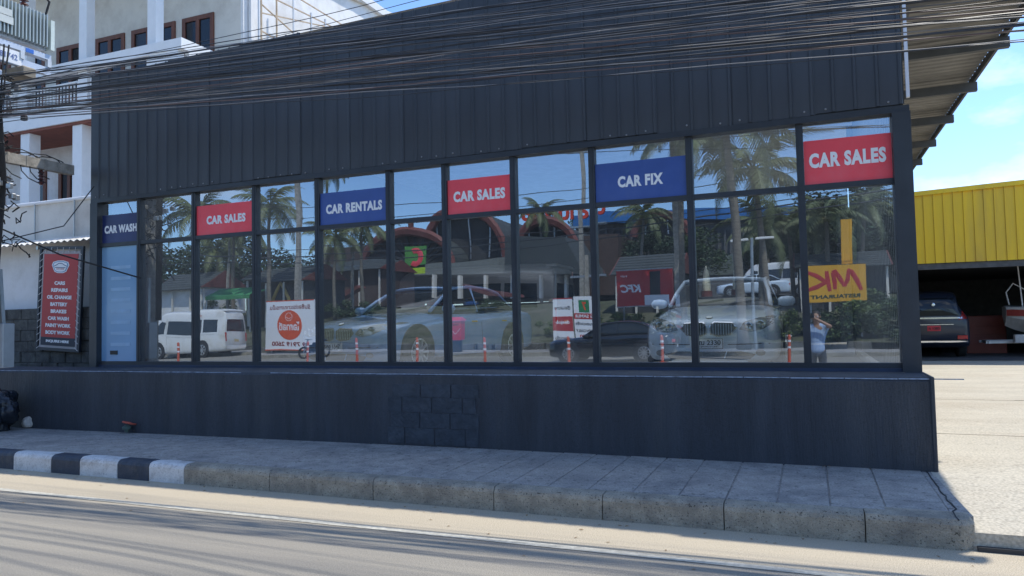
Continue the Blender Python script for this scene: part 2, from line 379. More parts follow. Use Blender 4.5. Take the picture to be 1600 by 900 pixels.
cols = [kerb_white,kerb_black,kerb_black,kerb_white,kerb_black,kerb_white,kerb_black,kerb_white]
for i,(a,b) in enumerate(zip(xs_, xs_[1:])): kerb_block(a, b, cols[i])
for i in range(20): kerb_block(-10.2-.55*(i+1), -10.2-.55*i, kerb_black if i%2==0 else kerb_white)
pl = [-6.03,-4.93,-3.75,-2.55,-1.6,-.66,.30]
for a,b in zip(pl, pl[1:]): kerb_block(a, b, conc_kerb)
e = MB()                                                   # rounded, cracked end block
pp = [(.304,0),(.80,0),(.90,.012),(.97,.06),(.985,.14),(.985,.23),(.304,.23)]
e.add([(x,y,-.1) for x,y in pp]+[(x,y,.165) for x,y in pp]+[(x if x<.31 else x-.025,y+.02,.2) for x,y in pp],
      [tuple(reversed(range(7))), tuple(range(14,21))]+[(i+l,(i+1)%7+l,(i+1)%7+l+7,i+l+7) for l in (0,7) for i in range(7)])
e.build('kerb_end', conc_kerb, kerb)
# cracked lip between pavement and yard
cl = MB(); pts = []
x0 = .87
for i in range(22):
    y = KY+.02 + i*(7.42-KY)/21; pts.append((.90+.02*noise.noise((y*7,1.3,0))-.03*(i<4), y, .2))
for p, q in zip(pts, pts[1:]): cl.bar((p[0],p[1],.199),(q[0],q[1],.199), .009, .006)
tag(cl.build('pavement_crack', mat('crack_dark', (.03,.03,.03), .9)), kind='structure')
lip = MB(); lip.add([(.86,KY+.16,.1965),(.985,KY+.16,.1965),(.935,7.43,.1965),(.86,7.43,.1965),(.985,KY+.16,.0),(.935,7.43,.0)],[(0,1,2,3),(1,4,5,2),(0,4,1)])
tag(lip.build('pavement_edge', conc_pave), kind='structure')

# ================================================================= THE SHOWROOM
XL, XR = -10.25, .81
SR = thing('showroom_building', 'black showroom with ribbed metal front above a long row of glass panes', 'building', (-4.7, 8.15, 0))
def sp(o): o.location = Vector(o.location) - SR.location; o.parent = SR; return o
ZS, ZT, ZH, ZTOP = 1.115, 2.92, 3.59, 5.62
# cladding sheets (4 ribs each)
clx0, clx1 = -10.42, .93; ns_ = 14; sw = (clx1-clx0)/ns_
sheet = MB(); pitch = sw/4
P = []
for i in range(4):
    a = i*pitch; P += [(a, 0), (a+pitch*.74, 0), (a+pitch*.80, -.016), (a+pitch*.90, -.016), (a+pitch*.95, 0)]
P.append((sw, 0))
vs=[]; fs=[]
for x,y in P: vs += [(x,y,0),(x,y,ZTOP-3.66),(x,y+.004,0),(x,y+.004,ZTOP-3.66)]
for i in range(len(P)-1):
    a=i*4; b=a+4; fs += [(a,b,b+1,a+1),(a+2,a+3,b+3,b+2),(a,a+2,b+2,b),(a+1,b+1,b+3,a+3)]
sheet.add(vs,fs)
sh0 = sheet.build('cladding_sheet', black_clad)
for i in range(ns_):
    o = sh0 if i == 0 else dup(sh0)
    o.location = (clx0+i*sw, 8.07+rnd.uniform(-.003,.003)+.003*(i%2), 3.66+rnd.uniform(-.02,.02)); o.rotation_euler=(rnd.uniform(-.0005,.001),0,rnd.uniform(-.002,.002)); sp(o)
sp(box('upper_backing', black_frame, -10.4, .92, 8.085, 8.2, 3.66, 5.59))
# sheet edge trims: sill trim under the cladding with screws
sp(box('head_beam', black_frame, -10.41, .97, 8.06, 8.21, ZH, 3.655))
scr = MB()
for i in range(56):
    if rnd.random() < .75:
        x = clx0+i*pitch+rnd.uniform(.05,.12); z = 3.69+rnd.uniform(-.01,.02); scr.lathe((x,8.069,z),(0,-1,0),[(.011,0),(.011,.006),(.004,.01)],6)
so_ = scr.build('screw', mat('screw_grey',(.25,.26,.27),.5)); so_['kind']='stuff'; sp(so_)
sp(box('corner_post', black_frame, XL-.16, XL-.001, 8.05, 8.22, 1.02, ZH-.002))
sp(box('corner_post', black_frame, XR+.001, .975, 8.03, 8.22, 1.02, ZH-.002))
# frames
mull = [-9.43,-8.333,-7.21,-6.135,-5.015,-4.2,-3.27,-2.285,-1.178,-.045]
sp(box('sill_rail', black_frame, XL, XR, 8.10, 8.20, 1.065, ZS))
seg = [XL]+mull+[XR]
for i in range(11):
    sp(box('transom', black_frame, seg[i]+.036*(i>0), seg[i+1]-.036*(i<10), 8.105, 8.195, ZT-.025, ZT+.03))
for x in mull:
    b = MB(); b.box(x-.036, x+.036, 8.10, 8.20, ZS, ZH); b.box(x-.012, x+.010, 8.094, 8.0995, ZS, ZH)
    sp(b.build('mullion', black_frame))
for i in range(11):
    for z0,z1 in ((ZS,ZT-.025),(ZT+.03,ZH)):
        b = MB(); x0=seg[i]+.036*(i>0); x1=seg[i+1]-.036*(i<10)
        w=x1-x0; h=z1-z0
        b.add([(0,0,0),(w,0,0),(w,0,h),(0,0,h)],[(0,1,2,3)],0)
        b.add([(0,.008,0),(w,.008,0),(w,.008,h),(0,.008,h)],[(3,2,1,0)],1)
        me_o = MB.build(b,'glass_pane',[GLASS,CLEAR])
        me_o.location=(x0,GY+rnd.uniform(-.0004,.0004),z0); me_o.rotation_euler=(rnd.uniform(-1,1)*.0016,0,rnd.uniform(-1,1)*.0028); sp(me_o)
# plinth strip under the frame and rear structure
sp(box('plinth', blue_black, -10.41, .975, 8.09, 8.3, .6, 1.064))
sp(box('side_wall', black_paint, -10.42, -10.30, 8.23, 24, 0, 5.55))
intw = mat('interior_wall', (.06,.062,.065), .9, var=.06)
sp(box('partition', intw, -10.29, -10.25, 8.31, 23.9, .8, 5.5))
sp(box('rear_wall', intw, -10.29, .9, 23.9, 24, .8, 5.5))
corr = MB()
for i in range(38):
    y = 8.3+i*.2; corr.box(.90,.93, y, y+.10, .8, 5.5); corr.box(.915,.935,y+.10,y+.2,.8,5.5)
sp(corr.build('ribbed_side_wall', mat('grey_sheet',(.20,.215,.225),.5,var=.15)))
sp(box('side_kerb', mat('white_skirting',(.6,.6,.58),.7), .80, .898, 8.3, 15.9, .8, .9))
for y in (16.1, 19.8, 23.6): sp(box('side_column', black_frame, .8, .95, y, y+.16, .8, 5.5))
sp(box('showroom_floor', mat('showroom_floor',(.34,.33,.31),.35,var=.1), -10.29, .95, 8.30, 24, .5, .8))
strips=[(8.5,13.6)]
cw=mat('ceiling_white',(.55,.57,.58),.8); y0=8.3
for ya_,yb_ in strips+[(23.9,24)]:
    sp(box('ceiling',cw,-10.29,.9,y0,ya_,5.42,5.48)); y0=yb_
def skl():
    M=bpy.data.materials.new('translucent_sheet'); M.use_nodes=True; t=M.node_tree; t.nodes.clear(); o=nn(t,'ShaderNodeOutputMaterial'); tl=nn(t,'ShaderNodeBsdfTranslucent'); tl.inputs[0].default_value=(.88,.90,.92,1); df=nn(t,'ShaderNodeBsdfDiffuse'); df.inputs[0].default_value=(.8,.82,.83,1)
    mx_=nn(t,'ShaderNodeMixShader'); mx_.inputs[0].default_value=.12; t.links.new(tl.outputs[0],mx_.inputs[1]); t.links.new(df.outputs[0],mx_.inputs[2]); t.links.new(mx_.outputs[0],o.inputs[0]); return M
SKL=skl()
for ya_,yb_ in strips:
    b=MB(); b.add([(-10.2,ya_,5.60),(.85,ya_,5.60),(.85,yb_,5.60),(-10.2,yb_,5.60)],[(0,1,2,3)]); sp(b.build('added_roof_light',SKL))  # unseen translucent roof strip, added to brighten the cars inside
# roof with the overhang on the right
roofm = mat('roof_sheet_underside', (.22,.21,.19), .6, var=.2, scale=2)
rf = MB(); nR = 79; vs=[]; fs=[]
for i in range(nR+1):
    y = 8.22+i*.2
    for dy,dz in ((0,0),(.10,0),(.125,.03),(.175,.03)):
        vs += [(-10.45,y+dy,5.66+dz),(.9,y+dy,5.78+dz),(2.82,y+dy,5.80+dz)]
for i in range(len(vs)//3-1):
    a=3*i; fs.append((a+1,a+2,a+5,a+4))
    if not any(ya_-.1<vs[a][1]<yb_ for ya_,yb_ in strips): fs.append((a,a+1,a+4,a+3))
rf.add(vs,fs); sp(rf.build('roof', roofm))
purl = mat('purlin_grey',(.085,.09,.095),.6,var=.15)
for k in range(8):
    y = 8.3+k*2.3-.35+.0; y = 12.58-2.27*2+2.31*k*.985
    b=MB(); b.box(.94,2.86,y,y+.10,5.50,5.655); sp(b.build('purlin', purl))
sp(box('eave_angle', purl, 2.80,2.84,8.3,24.1,5.66,5.78))
b=MB(); b.bar((1.35,10.2,5.63),(1.35,14.5,5.63),.04); sp(b.build('roof_brace', purl))
sp(box('edge_light_strip', mat('gap_light_white',(.75,.78,.82),.4,var=.05), .945,.975,8.02,8.06,3.72,5.62))  # light showing through the edge gap, painted as a white strip
# pale blue panel standing behind the first pane
pn = thing('display_panel','pale blue film panel covering the leftmost tall glass pane','panel',(-9.85,8.138,.8))
bluep = mat('pale_blue_film',(.24,.42,.62),.12,var=.06,scale=1)
box('board', bluep, -.398,.382,0,.006,.318,2.09,pn)
for k in range(8): box('print_line', mat('pale_print',(.28,.46,.65),.3), -.2,.22,-.0035,-.0005,.55+k*.17,.60+k*.17,pn)
box('label_plate', plastic_black, -.20,-.05,-.012,-.001,.42,.48,pn)

# signs stuck on the glass
def pane_sign(name,label,x0,x1,z0,z1,m_,body,tx0,tx1,tz0,tz1):
    t = thing('window_sign',label,'sign',((x0+x1)/2,8.132,(z0+z1)/2),0,'service signs along the top panes')
    w=(x1-x0)/2; h=(z1-z0)/2
    box('sign_board',m_,-w,w,-.004,.004,-h,h,t)
    text('lettering',body,.2,white_print,t,((tx0+tx1)/2-t.location.x,-.0065,(tz0+tz1)/2-t.location.z),bold=.05,width=tx1-tx0,height=tz1-tz0,ext=.0015,space=1.12)
pane_sign('a','dark blue CAR WASH sign on the leftmost top pane',-10.23,-9.468,2.952,3.39,mat('navy_sign',(.022,.035,.13),.4,var=.3,scale=2),'CAR WASH',-10.18,-9.49,3.10,3.225)
pane_sign('b','red CAR SALES sign on the third top pane from the left',-8.29,-7.25,2.952,3.385,red_sign,'CAR SALES',-8.10,-7.38,3.10,3.225)
pane_sign('c','blue CAR RENTALS sign between two plain upper panes, left half of the front',-6.095,-5.053,2.952,3.385,blue_sign,'CAR RENTALS',-6.0,-5.12,3.095,3.225)
pane_sign('d','red CAR SALES sign in the middle, over the pane with the red post box',-4.16,-3.31,2.952,3.385,red_sign,'CAR SALES',-4.08,-3.38,3.10,3.235)
pane_sign('e','blue CAR FIX sign over the pane where the red restaurant board is mirrored',-2.247,-1.216,2.952,3.395,blue_sign,'CAR FIX',-1.985,-1.47,3.10,3.23)
pane_sign('f','red CAR SALES sign on the rightmost and largest looking top pane',-.008,.806,2.952,3.41,red_sign,'CAR SALES',.04,.755,3.12,3.275)

# base wall in front
bw = thing('base_wall','low black painted wall between the pavement and the glass front','wall',(-5,7.43,.2))
b = MB(); n=120; vs=[]; fs=[]
prof=[(0,-.4),(0,.79),(.02,.815),(.05,.825),(.62,.832),(.64,.832)]
for i in range(n+1):
    x=-20+ (20.985)*i/n
    for (y,z) in prof:
        j=noise.noise((x*1.3,z*3,7))*.010+noise.noise((x*6,z*9,3))*.003
        vs.append((x+5, y+(j if y<.06 else 0), z+ (.004*noise.noise((x*3,1,1)) if z>.7 else 0)))
k=len(prof)
for i in range(n):
    for q in range(k-1): a=i*k+q; fs.append((a,a+k,a+k+1,a+1))
fs.append(tuple(range(n*k,(n+1)*k)))
b.add(vs,fs); b.build('wall_body', wall_paint, bw, smooth=False)
b=MB(); b.cbox(5.955,5.992,-.006,.64,-.25,.834,.008); b.build('wall_end', wall_paint, bw)
white_edge = mat('pale_ledge_edge',(.30,.36,.45),.7,var=.4,scale=18,dirt=(.05,.06,.08),dscale=6,stretch=(1,1,1))  # broken pale line along the wall's front top edge
b=MB()
x=-14.
while x<5.9:
    l=rnd.uniform(.15,.6); xx=x+5-5
    if rnd.random()<.93: b.bar((x,.012,.812+.004*rnd.random()),(x+l,.012,.812+.004*rnd.random()),.010,.009)
    x+=l+.01
b.build('pale_edge', white_edge, bw)
# exposed blockwork patch
rows=[(.02,.20),(.208,.375),(.383,.55),(.558,.70)]
for r,(z0,z1) in enumerate(rows):
    x=-4.63+rnd.uniform(0,.05)-(.0 if r%2 else .2)+5
    while x < 1.48:
        l=.385; x0=max(x,.36+rnd.uniform(0,.05)); x1=min(x+l,1.56-rnd.uniform(0,.06))
        if x1-x0>.08:
            q=MB(); q.cbox(x0+.004,x1-.004,-.009+rnd.uniform(-.0025,.001),.03,z0-.004,z1,.004); q.build('block', mat('patch_paint',(.041,.050,.063),.8,var=.3,scale=9,bump=.7,bscale=30,dirt=(.070,.082,.098),dscale=4), bw)
        x+=l+.006

# valve, stone, rubbish bags
v = thing('valve_wheel','small red valve handwheel on a stub by the foot of the black wall','valve',(*atZ(198,674,.2).xy,.19))
b=MB(); b.tube([(0,0,0),(0,0,.10)],[.03,.022],8); b.lathe((0,0,.04),(0,0,1),[(.055,0),(.06,.03),(.03,.05)],10); b.build('stem',mat('green_iron',(.08,.12,.10),.7),v)
b=MB(); rm=[(.085*math.cos(t*math.pi/10),.085*math.sin(t*math.pi/10),.125) for t in range(21)]; b.tube(rm,.013,6)
for k in range(5): a=k*2*math.pi/5; b.tube([(0,0,.125),(.085*math.cos(a),.085*math.sin(a),.125)],.009,5)
b.lathe((0,0,.115),(0,0,1),[(.02,0),(.02,.025)],8); h=b.build('handwheel',mat('worn_red_paint',(.5,.10,.06),.6,var=.3),v); h.rotation_euler=(R(-14),R(8),0)
def blob(name,label,cat,loc,sc,m_,seed,par=None,amp=.25,fr=3,grp=None):
    bm=bmesh.new(); bmesh.ops.create_icosphere(bm,subdivisions=4,radius=1)
    for w in bm.verts:
        n_=noise.noise(w.co*fr*.5+Vector((seed,0,0)))*amp+noise.noise(w.co*fr*1.7+Vector((0,seed,0)))*amp*.45
        w.co*= 1+n_; w.co.x*=sc[0]; w.co.y*=sc[1]; w.co.z=max(w.co.z*sc[2],-sc[2]*.8)
    me=bpy.data.meshes.new(name); bm.to_mesh(me); bm.free(); me.materials.append(m_)
    me.polygons.foreach_set('use_smooth',[True]*len(me.polygons))
    o=link(name,me,par,loc)
    if label: tag(o,label,cat,grp)
    return o
p=atZ(43,668,.17)
blob('stone','pale rounded stone on the pavement beside the black rubbish bags','stone',(p.x,p.y,.245),(.085,.07,.085),mat('pale_stone',(.5,.44,.38),.9,var=.15,bump=.5),5,amp=.3,fr=2)
bagm=mat('black_bin_bag',(.02,.024,.032),.22,var=.3,bump=.9,bscale=14)
p=atZ(-6,672,.17)
blob('rubbish_bag','glossy black rubbish bag slumped against the wall at the left edge','bag',(p.x-.03,7.08,.42),(.36,.27,.34),bagm,9,amp=.4,fr=5)
blob('rubbish_bag','flatter black rubbish bag lying in front of the slumped one','bag',(p.x-.10,6.82,.29),(.38,.24,.16),bagm,21,amp=.45,fr=5)

# ================================================================= LEFT SIDE
# ---- low block wall and small white building behind the base wall
bl = thing('block_wall','mossy dark concrete block wall behind the left end of the base wall','wall',(-14,8.9,.9))
zrow=.85; r=0
while zrow<1.86:
    x=-18-(0 if r%2 else .2)
    while x<-10.5:
        l=.39; q=MB(); x1=min(x+l,-10.47); j=rnd.uniform(-.012,.012)
        if x1-x>.06:
            q.cbox(x+.005+14,x1-.005+14,j,.16,zrow-.9,zrow+.185-.9,.012); q.build('block',stone_dark,bl)
        x+=l+.004
    zrow+=.195; r+=1
b=MB(); b.box(-4.2,3.52,.03,.15,-.1,.98); b.build('mortar',mat('dark_mortar',(.06,.06,.055),.95),bl)
ob = thing('outbuilding','small white annexe with a corrugated lean-to edge behind the red banner','building',(-14,9.3,0))
box('wall',white_wall,-8,3.4,.0,4,.9,3.32,ob)
box('terrace_wall',cream_wall,-8,3.4,.32,.5,3.2,4.06,ob)
b=MB()
for i in range(60):
    x=-6+i*.16
    for k in range(4):
        a=x+k*.04; z=3.30+.018*math.sin(k*math.pi/2); z2=3.30+.018*math.sin((k+1)*math.pi/2)
        b.add([(a,-.42,z-.12),(a+.04,-.42,z2-.12),(a+.04,.35,z2+.06),(a,.35,z+.06),(a,-.42,z-.126),(a+.04,-.42,z2-.126)],[(0,1,2,3),(0,4,5,1)])
b.build('corrugated_awning',mat('weathered_white_sheet',(.62,.62,.6),.6,var=.15,dirt=(.35,.33,.3),dscale=3),ob)
for x in (-2.0,1.05): box('bracket',steel,x,x+.05,-.35,.0,3.08,3.14,ob)
pr=thing('terrace_railing','white pipe handrail with thin posts on the white annexe roof edge','railing',(-14,9.6,0))
b=MB(); b.tube([(-6,0,4.09),(3.45,0,4.09)],.035,10); b.build('handrail',white_paint,pr)
for x in (-1.0,.1,1.2,2.3): 
    b=MB(); b.tube([(x,-.02,3.3),(x,-.02,4.07)],.014,6); b.build('post',steel,pr)

# ---- banner
bn=thing('banner','tall red banner listing car repair services, laced into a dark frame','banner',(-12.13,8.80,2.2))
bn.rotation_euler=(0,R(3.0),0)
W2,H2=.46,.80
b=MB()
for x0,x1,z0,z1 in ((-.55,-.50,-.95,.88),(.50,.55,-.95,.88),(-.50,.50,.83,.88),(-.50,.50,-.95,-.90)): b.box(x0,x1,.0,.04,z0,z1)
b.build('frame',mat('dark_frame_blue',(.02,.03,.045),.5),bn)
box('banner_border',mat('grey_banner',(.38,.36,.36),.6),-.475,.475,.012,.016,-.90,.80,bn)
box('banner_sheet',red_print,-.43,.43,.006,.0115,-.715,.745,bn)
box('banner_foot',mat('dark_banner_foot',(.02,.03,.05),.6),-.43,.43,.006,.0115,-.86,-.7155,bn)
lst=['CARS','REPAIRS','OIL CHANGE','BATTERY','BRAKES','CAR WASH','PAINT WORK','BODY WORK']
wd=[.27,.42,.62,.43,.40,.53,.64,.62]
for i,(t_,w_) in enumerate(zip(lst,wd)): text('lettering',t_,.1,white_print,bn,(0,.003,.235-i*.1235),bold=.05,width=w_,height=.066,ext=.001)
text('lettering','INQUIRE HERE',.1,white_print,bn,(0,.003,-.785),bold=.05,width=.58,height=.055,ext=.001)
b=MB(); hx=[(-.22,.03),(-.19,.085),(-.07,.11),(.07,.11),(.19,.085),(.22,.03),(.15,-.085),(.07,-.11),(-.07,-.11),(-.15,-.085)]
b.prism([(x,.0045,.52+z) for x,z in hx],(0,-.002,0)); b.build('emblem',white_print,bn)
b=MB(); b.prism([(x*.9,.0018,.52+z*.88) for x,z in hx],(0,-.001,0)); b.build('emblem_field',mat('emblem_blue',(.12,.30,.50),.5),bn)
b=MB(); b.prism([(x*.8,.0004,.52+z*.78) for x,z in hx],(0,-.001,0)); b.build('emblem_centre',white_print,bn)
b=MB(); b.tube([(-.16,-.001,.53),(-.10,-.001,.55),(-.04,-.001,.58),(.04,-.001,.58),(.10,-.001,.55),(.17,-.001,.53)],.006,5); b.tube([(-.13,-.001,.505),(.13,-.001,.505)],.008,4); b.build('emblem_car',mat('emblem_dark',(.05,.1,.2),.5),bn)
text('emblem_lettering','AUTO REPAIR',.05,red_print,bn,(0,-.001,.482),width=.2,height=.022,ext=.0005)
b=MB()
for i in range(15):
    z=.78-i*.118
    for s_ in (-1,1): b.tube([(s_*.52,-.004,z-.05),(s_*.44,.0,z)],.006,4)
for i in range(6): b.tube([(-.38+i*.15,-.004,.86),(-.40+i*.15,.0,.77)],.006,4)
b.build('lacing',mat('white_cord',(.7,.7,.68),.7),bn)['kind']='stuff'

# ---- white building with porches
wb=thing('apartment_building','white three storey building with square columns, porches and brown windows','building',(-20,15,0))
X=lambda v_:v_+20
Yf=2.0
def bx(nm,m_,x0,x1,y0,y1,z0,z1,par=wb): return box(nm,m_,x0+20,x1+20,y0-15,y1-15,z0,z1,par)
bx('upper_wall',cream_wall,-34,-15.6,17,26,8.6,13.8)
bx('side_wall',white_wall,-15.598,-15.50,17,26,5,12.0)
bx('middle_wall',white_wall,-34,-15.6,16.6,26,5.2,7.8)
bx('ground_wall',white_wall,-34,-15.6,16.2,26,0,5.0)
bx('floor_slab',white_paint,-34,-15.7,14.9,17.2,7.78,8.28)
bx('soffit',brown_soffit,-34,-17,14.95,16.6,7.70,7.778)
bx('floor_slab',white_paint,-34,-15.7,14.9,16.8,4.9,5.25)
bx('parapet_beam',white_paint,-34,-15.7,14.85,15.12,9.28,9.58)
bx('parapet_return',white_paint,-15.85,-15.70,15.122,17.0,8.282,9.58)
bx('parapet_pier',white_paint,-16.9,-15.853,14.87,15.10,8.282,9.278)
bx('eave',white_paint,-34,-15.2,14.4,27,13.8,14.1)
for x in (-25.1,-22.35,-19.72,-16.95):
    bx('column',white_paint,x-.16,x+.16,14.98,15.25,9.582,13.8)
    bx('column',white_paint,x-.19,x+.19,14.98,15.25,8.284,9.278)
for x in (-24.8,-22.25,-19.95):
    bx('column',white_paint,x-.2,x+.2,15.0,15.35,5.252,7.698)
for xa,xb in ((-24.8,-22.65),(-22.05,-20.0),(-19.44,-17.23)):
    r_=MB(); r_.bar((xa+20,.05,9.02),(xb+20,.05,9.02),.05); r_.bar((xa+20,.05,8.42),(xb+20,.05,8.42),.04)
    n_=14
    for i in range(n_+1): x=xa+(xb-xa)*i/n_; r_.bar((x+20,.05,8.29),(x+20,.05,9.0),.035)
    r_.build('railing',white_paint,wb)
def win(x0,x1,y,z0,z1,leaves=2):
    f=MB(); fr=.14
    X0,X1,Y=x0+20,x1+20,y-15
    f.box(X0,X0+fr,Y-.05,Y+.02,z0,z1); f.box(X1-fr,X1,Y-.05,Y+.02,z0,z1); f.box(X0+fr,X1-fr,Y-.05,Y+.02,z1-fr,z1); f.box(X0+fr,X1-fr,Y-.05,Y+.02,z0,z0+fr)
    if leaves==2: xm=(X0+X1)/2; f.box(xm-.07,xm+.07,Y-.055,Y+.02,z0+fr,z1-fr)
    w_=f.build('window',brown_wood,wb)
    q=MB(); q.box(X0+fr,X1-fr,Y-.012,Y-.004,z0+fr,z1-fr); q.build('pane',dark_glass,w_)
for x0,x1,z0,lv in ((-27.1,-26.0,9.3,2),(-25.3,-24.2,9.3,2),(-23.6,-22.25,9.3,2),(-21.72,-20.4,9.3,2),(-20.08,-19.28,9.3,1),(-18.85,-18.2,9.3,1),(-17.9,-16.62,8.7,2)):
    win(x0,x1,17,z0,11.28,lv)
for x0,x1 in ((-26.6,-25.6),(-24.5,-23.5),(-22.9,-21.9),(-21.6,-20.7)): win(x0,x1,16.6,5.3,6.95,2)
for x0 in (-24.6,-22.9,-21.4,-18.6): win(x0,x0+.9,17,8.32,9.0,1)
bx('lamp_box',white_paint,-19.4,-18.9,15.6,16.0,7.3,7.55)
# right-hand lit block with its sloping parapet
lit=thing('stair_block','sunlit white rear block with a sloping parapet left of the black roof line','building',(-15,17.5,0))
b=MB(); p0=atX(351,40,-15.45)
pa=atX(640,40,-15.45); pb=atX(545,-2,-15.45); pc=atX(480,-40,-15.45)
pts=[(pa.y+2.5,pa.z-2.2),(pa.y,pa.z),(pb.y,pb.z),(pc.y,pc.z),(17.2,pc.z+1.0),(17.2,5),(pa.y+2.5,5)]
b.prism([(-.48,y-17.5,z) for y,z in pts],(.1,0,0)); b.build('wall',white_wall,lit)
b=MB()
for (y,z),(y2,z2) in zip(pts[:4],pts[1:5]): b.bar((-.38,y-17.5,z+.02),(-.38,y2-17.5,z2+.02),.3,.12,up=(0,1,0) if abs(z2-z)>abs(y2-y)*8 else (0,0,1))
b.build('coping',cream_wall,lit)
# scaffold frame against it
sc=thing('steel_frame','rusty white steel framework standing against the sunlit white wall','scaffold',(-14.9,17.5,0))
def pX(px,py): p=atX(px,py,-14.9); return Vector((0,p.y-17.5,p.z))
for x in (404,408,432,458): 
    b=MB(); a=pX(x,-30); c=pX(x,95); b.bar(a,Vector((0,a.y,c.z-2)),.04); b.build('upright',steel_white if x%3 else mat('pale_rust',(.5,.38,.26),.8,var=.3),sc)
for (x0,y0,x1,y1) in ((408,-12,540,52),(408,6,470,62),(408,20,520,44),(458,-8,540,42),(408,48,440,66)):
    b=MB(); b.bar(pX(x0,y0),pX(x1,y1),.032); b.build('brace',mat('pale_rust',(.5,.38,.26),.8,var=.3),sc)
for (x0,x1,y) in ((486,486,20),(508,508,30)):
    b=MB(); a=pX(x0,y); b.bar(a,a+Vector((0,0,-2.5)),.05); b.build('upright',steel_white,sc)

# ---- utility pole with crossarm, transformer, meter box
PX,PY=-10.88,6.75
up=thing('utility_pole','weathered concrete utility pole carrying crossarm and cables at the left edge','pole',(PX,PY,.15))
b=MB(); b.add([(x*.12,y*.12,-.3) for x,y in ((-1,-1),(1,-1),(1,1),(-1,1))]+[(x*.085,y*.085,10) for x,y in ((-1,-1),(1,-1),(1,1),(-1,1))],[(3,2,1,0),(4,5,6,7)]+[(i,(i+1)%4,(i+1)%4+4,i+4) for i in range(4)])
b.build('shaft',old_conc,up)
b=MB(); b.box(.12,.22,-.25,1.22,3.90,4.05)
for i in range(5): b.box(.115,.225,-.1+i*.28,-.07+i*.28,3.895,4.055)
b.build('crossarm',old_conc,up)
def ins(par,x,y,z,n=5,r=.055,hh=.28,m_=porcelain):
    b=MB(); pr_=[(.02,0)]
    for k in range(n): z_=.02+k*hh/n; pr_+=[(.028,z_),(r,z_+.012),(r*.9,z_+.022),(.028,z_+hh/n*.75)]
    pr_.append((.015,hh+.03)); b.lathe((x,y,z),(0,0,1),pr_,10); return b.build('insulator',m_,par)
for y in (.72,): ins(up,.17,y,3.66,4,.045,.2)
b=MB()
for k in range(6):
    y0=rnd.uniform(.0,.9); rr=rnd.uniform(.1,.25); b.tube([(.2,y0+rr*math.cos(t)*1.6,3.9+rr*math.sin(t)) for t in [i*.5 for i in range(10)]],.008,5)
for k in range(46):
    z=rnd.uniform(2.7,5.2); a=rnd.uniform(0,6.3); pts_=[]
    x,y=.16+rnd.uniform(0,.12),rnd.uniform(-.2,.25)
    for i in range(7):
        x+=rnd.uniform(-.09,.10); y+=rnd.uniform(-.1,.1); z+=rnd.uniform(-.10,.07); x=max(.12,min(.55,x)); pts_.append((x,y,z))
    b.tube(pts_,rnd.choice([.006,.009,.012]),5)
for k in range(5):
    x=.16+k*.03; b.tube([(x,-.05+.05*k,5.6),(x+.08,0,4.6),(x+.12,.05,3.6),(x+.04,.02,2.4),(x+.02,.0,1.6)],.012,5)
b.build('tangled_cable',rubber,up)['kind']='stuff'
for k in range(16):
    q=MB(); x,y,z=rnd.uniform(.1,.45),rnd.uniform(-.2,.3),rnd.uniform(2.9,5.1); q.cbox(x,x+.09,y,y+.06,z,z+.07,.01); q.build('cable_clamp',rnd.choice([steel,plastic_black,old_conc]),up)
b=MB(); b.tube([(.12,0,3.0),(.9,.5,2.55),(1.8,1.1,2.2)],.012,5)
b.tube([(.12,0,2.7),(.7,.7,3.0),(.75,1.15,3.66)],.008,5); b.build('drop_wire',rubber,up)
# transformer
tf=thing('transformer','grey green finned transformer on a steel shelf at the top left','transformer',(PX+.03,6.69,5.62))
b=MB(); b.box(-.62,.0,-.9,.93,.33,.86)
b.build('tank',steel_white,tf)
finm=mat('transformer_grey',(.42,.47,.46),.45,.2,var=.1)
for i in range(33):
    y=-.85+i*.054; q=MB(); q.cbox(.002,.10,y,y+.022,.36,.87,.005); q.build('fin',finm,tf)
for y in (-.3,.25,.75): ins(tf,-.25,y,.86,6,.07,.42)
box('nameplate',mat('pale_plate',(.6,.62,.58),.5),.102,.11,.10,.34,.62,.72,tf); box('nameplate',mat('pale_plate',(.6,.62,.58),.5),.102,.112,.06,.36,.50,.61,tf)
box('side_cover',mat('pale_green_cover',(.60,.66,.60),.5),-.1,.105,.94,1.0,.33,.80,tf)
box('shelf_beam',mat('blue_white_steel',(.52,.58,.68),.5),-.05,.06,-1.0,.98,.18,.26,tf); box('shelf_beam',mat('blue_white_steel',(.52,.58,.68),.5),-.02,.05,-1.0,.98,-.06,.06,tf)
for y in (-.6,.0,.5,.92): box('shelf_post',steel_white,.0,.07,y,y+.06,.062,.178,tf)
box('number_board',white_paint,.051,.058,.05,.52,-.05,.15,tf)
text('lettering','3081742',.1,mat('blue_ink',(.15,.2,.4),.6),tf,(.061,.28,.05),rot=(R(90),0,R(90)),width=.36,height=.085,ext=.001)
box('blue_label',mat('blue_label',(.03,.15,.55),.5),.061,.066,.58,.70,.19,.25,tf)
for y in (-.1,.45): q=MB(); q.cbox(-.3,.18,y,y+.22,-.22,-.07,.02); q.build('timber_block',mat('old_timber',(.28,.24,.18),.9,var=.3),tf)
b=MB(); b.tube([(-.2,.9,1.4),(.05,.95,1.1),(.0,.9,.8)],.018,6); b.build('lead_cable',rubber,tf)
mb=thing('meter_box','grey steel electricity meter box fixed on the pole behind the base wall','meter box',(-10.70,6.86,1.1))
mbox=mat('meter_grey',(.40,.42,.42),.5,.3,var=.1)
box('cabinet',mbox,-.14,.13,-.02,.15,.0,.62,mb,c=.01); box('door',mbox,-.10,.12,-.032,-.022,.04,.58,mb)
box('meter_window',dark_glass,-.04,.04,-.038,-.033,.36,.48,mb); box('sticker',mat('yellow_sticker',(.6,.6,.1),.6),-.03,.04,-.037,-.033,.24,.28,mb)
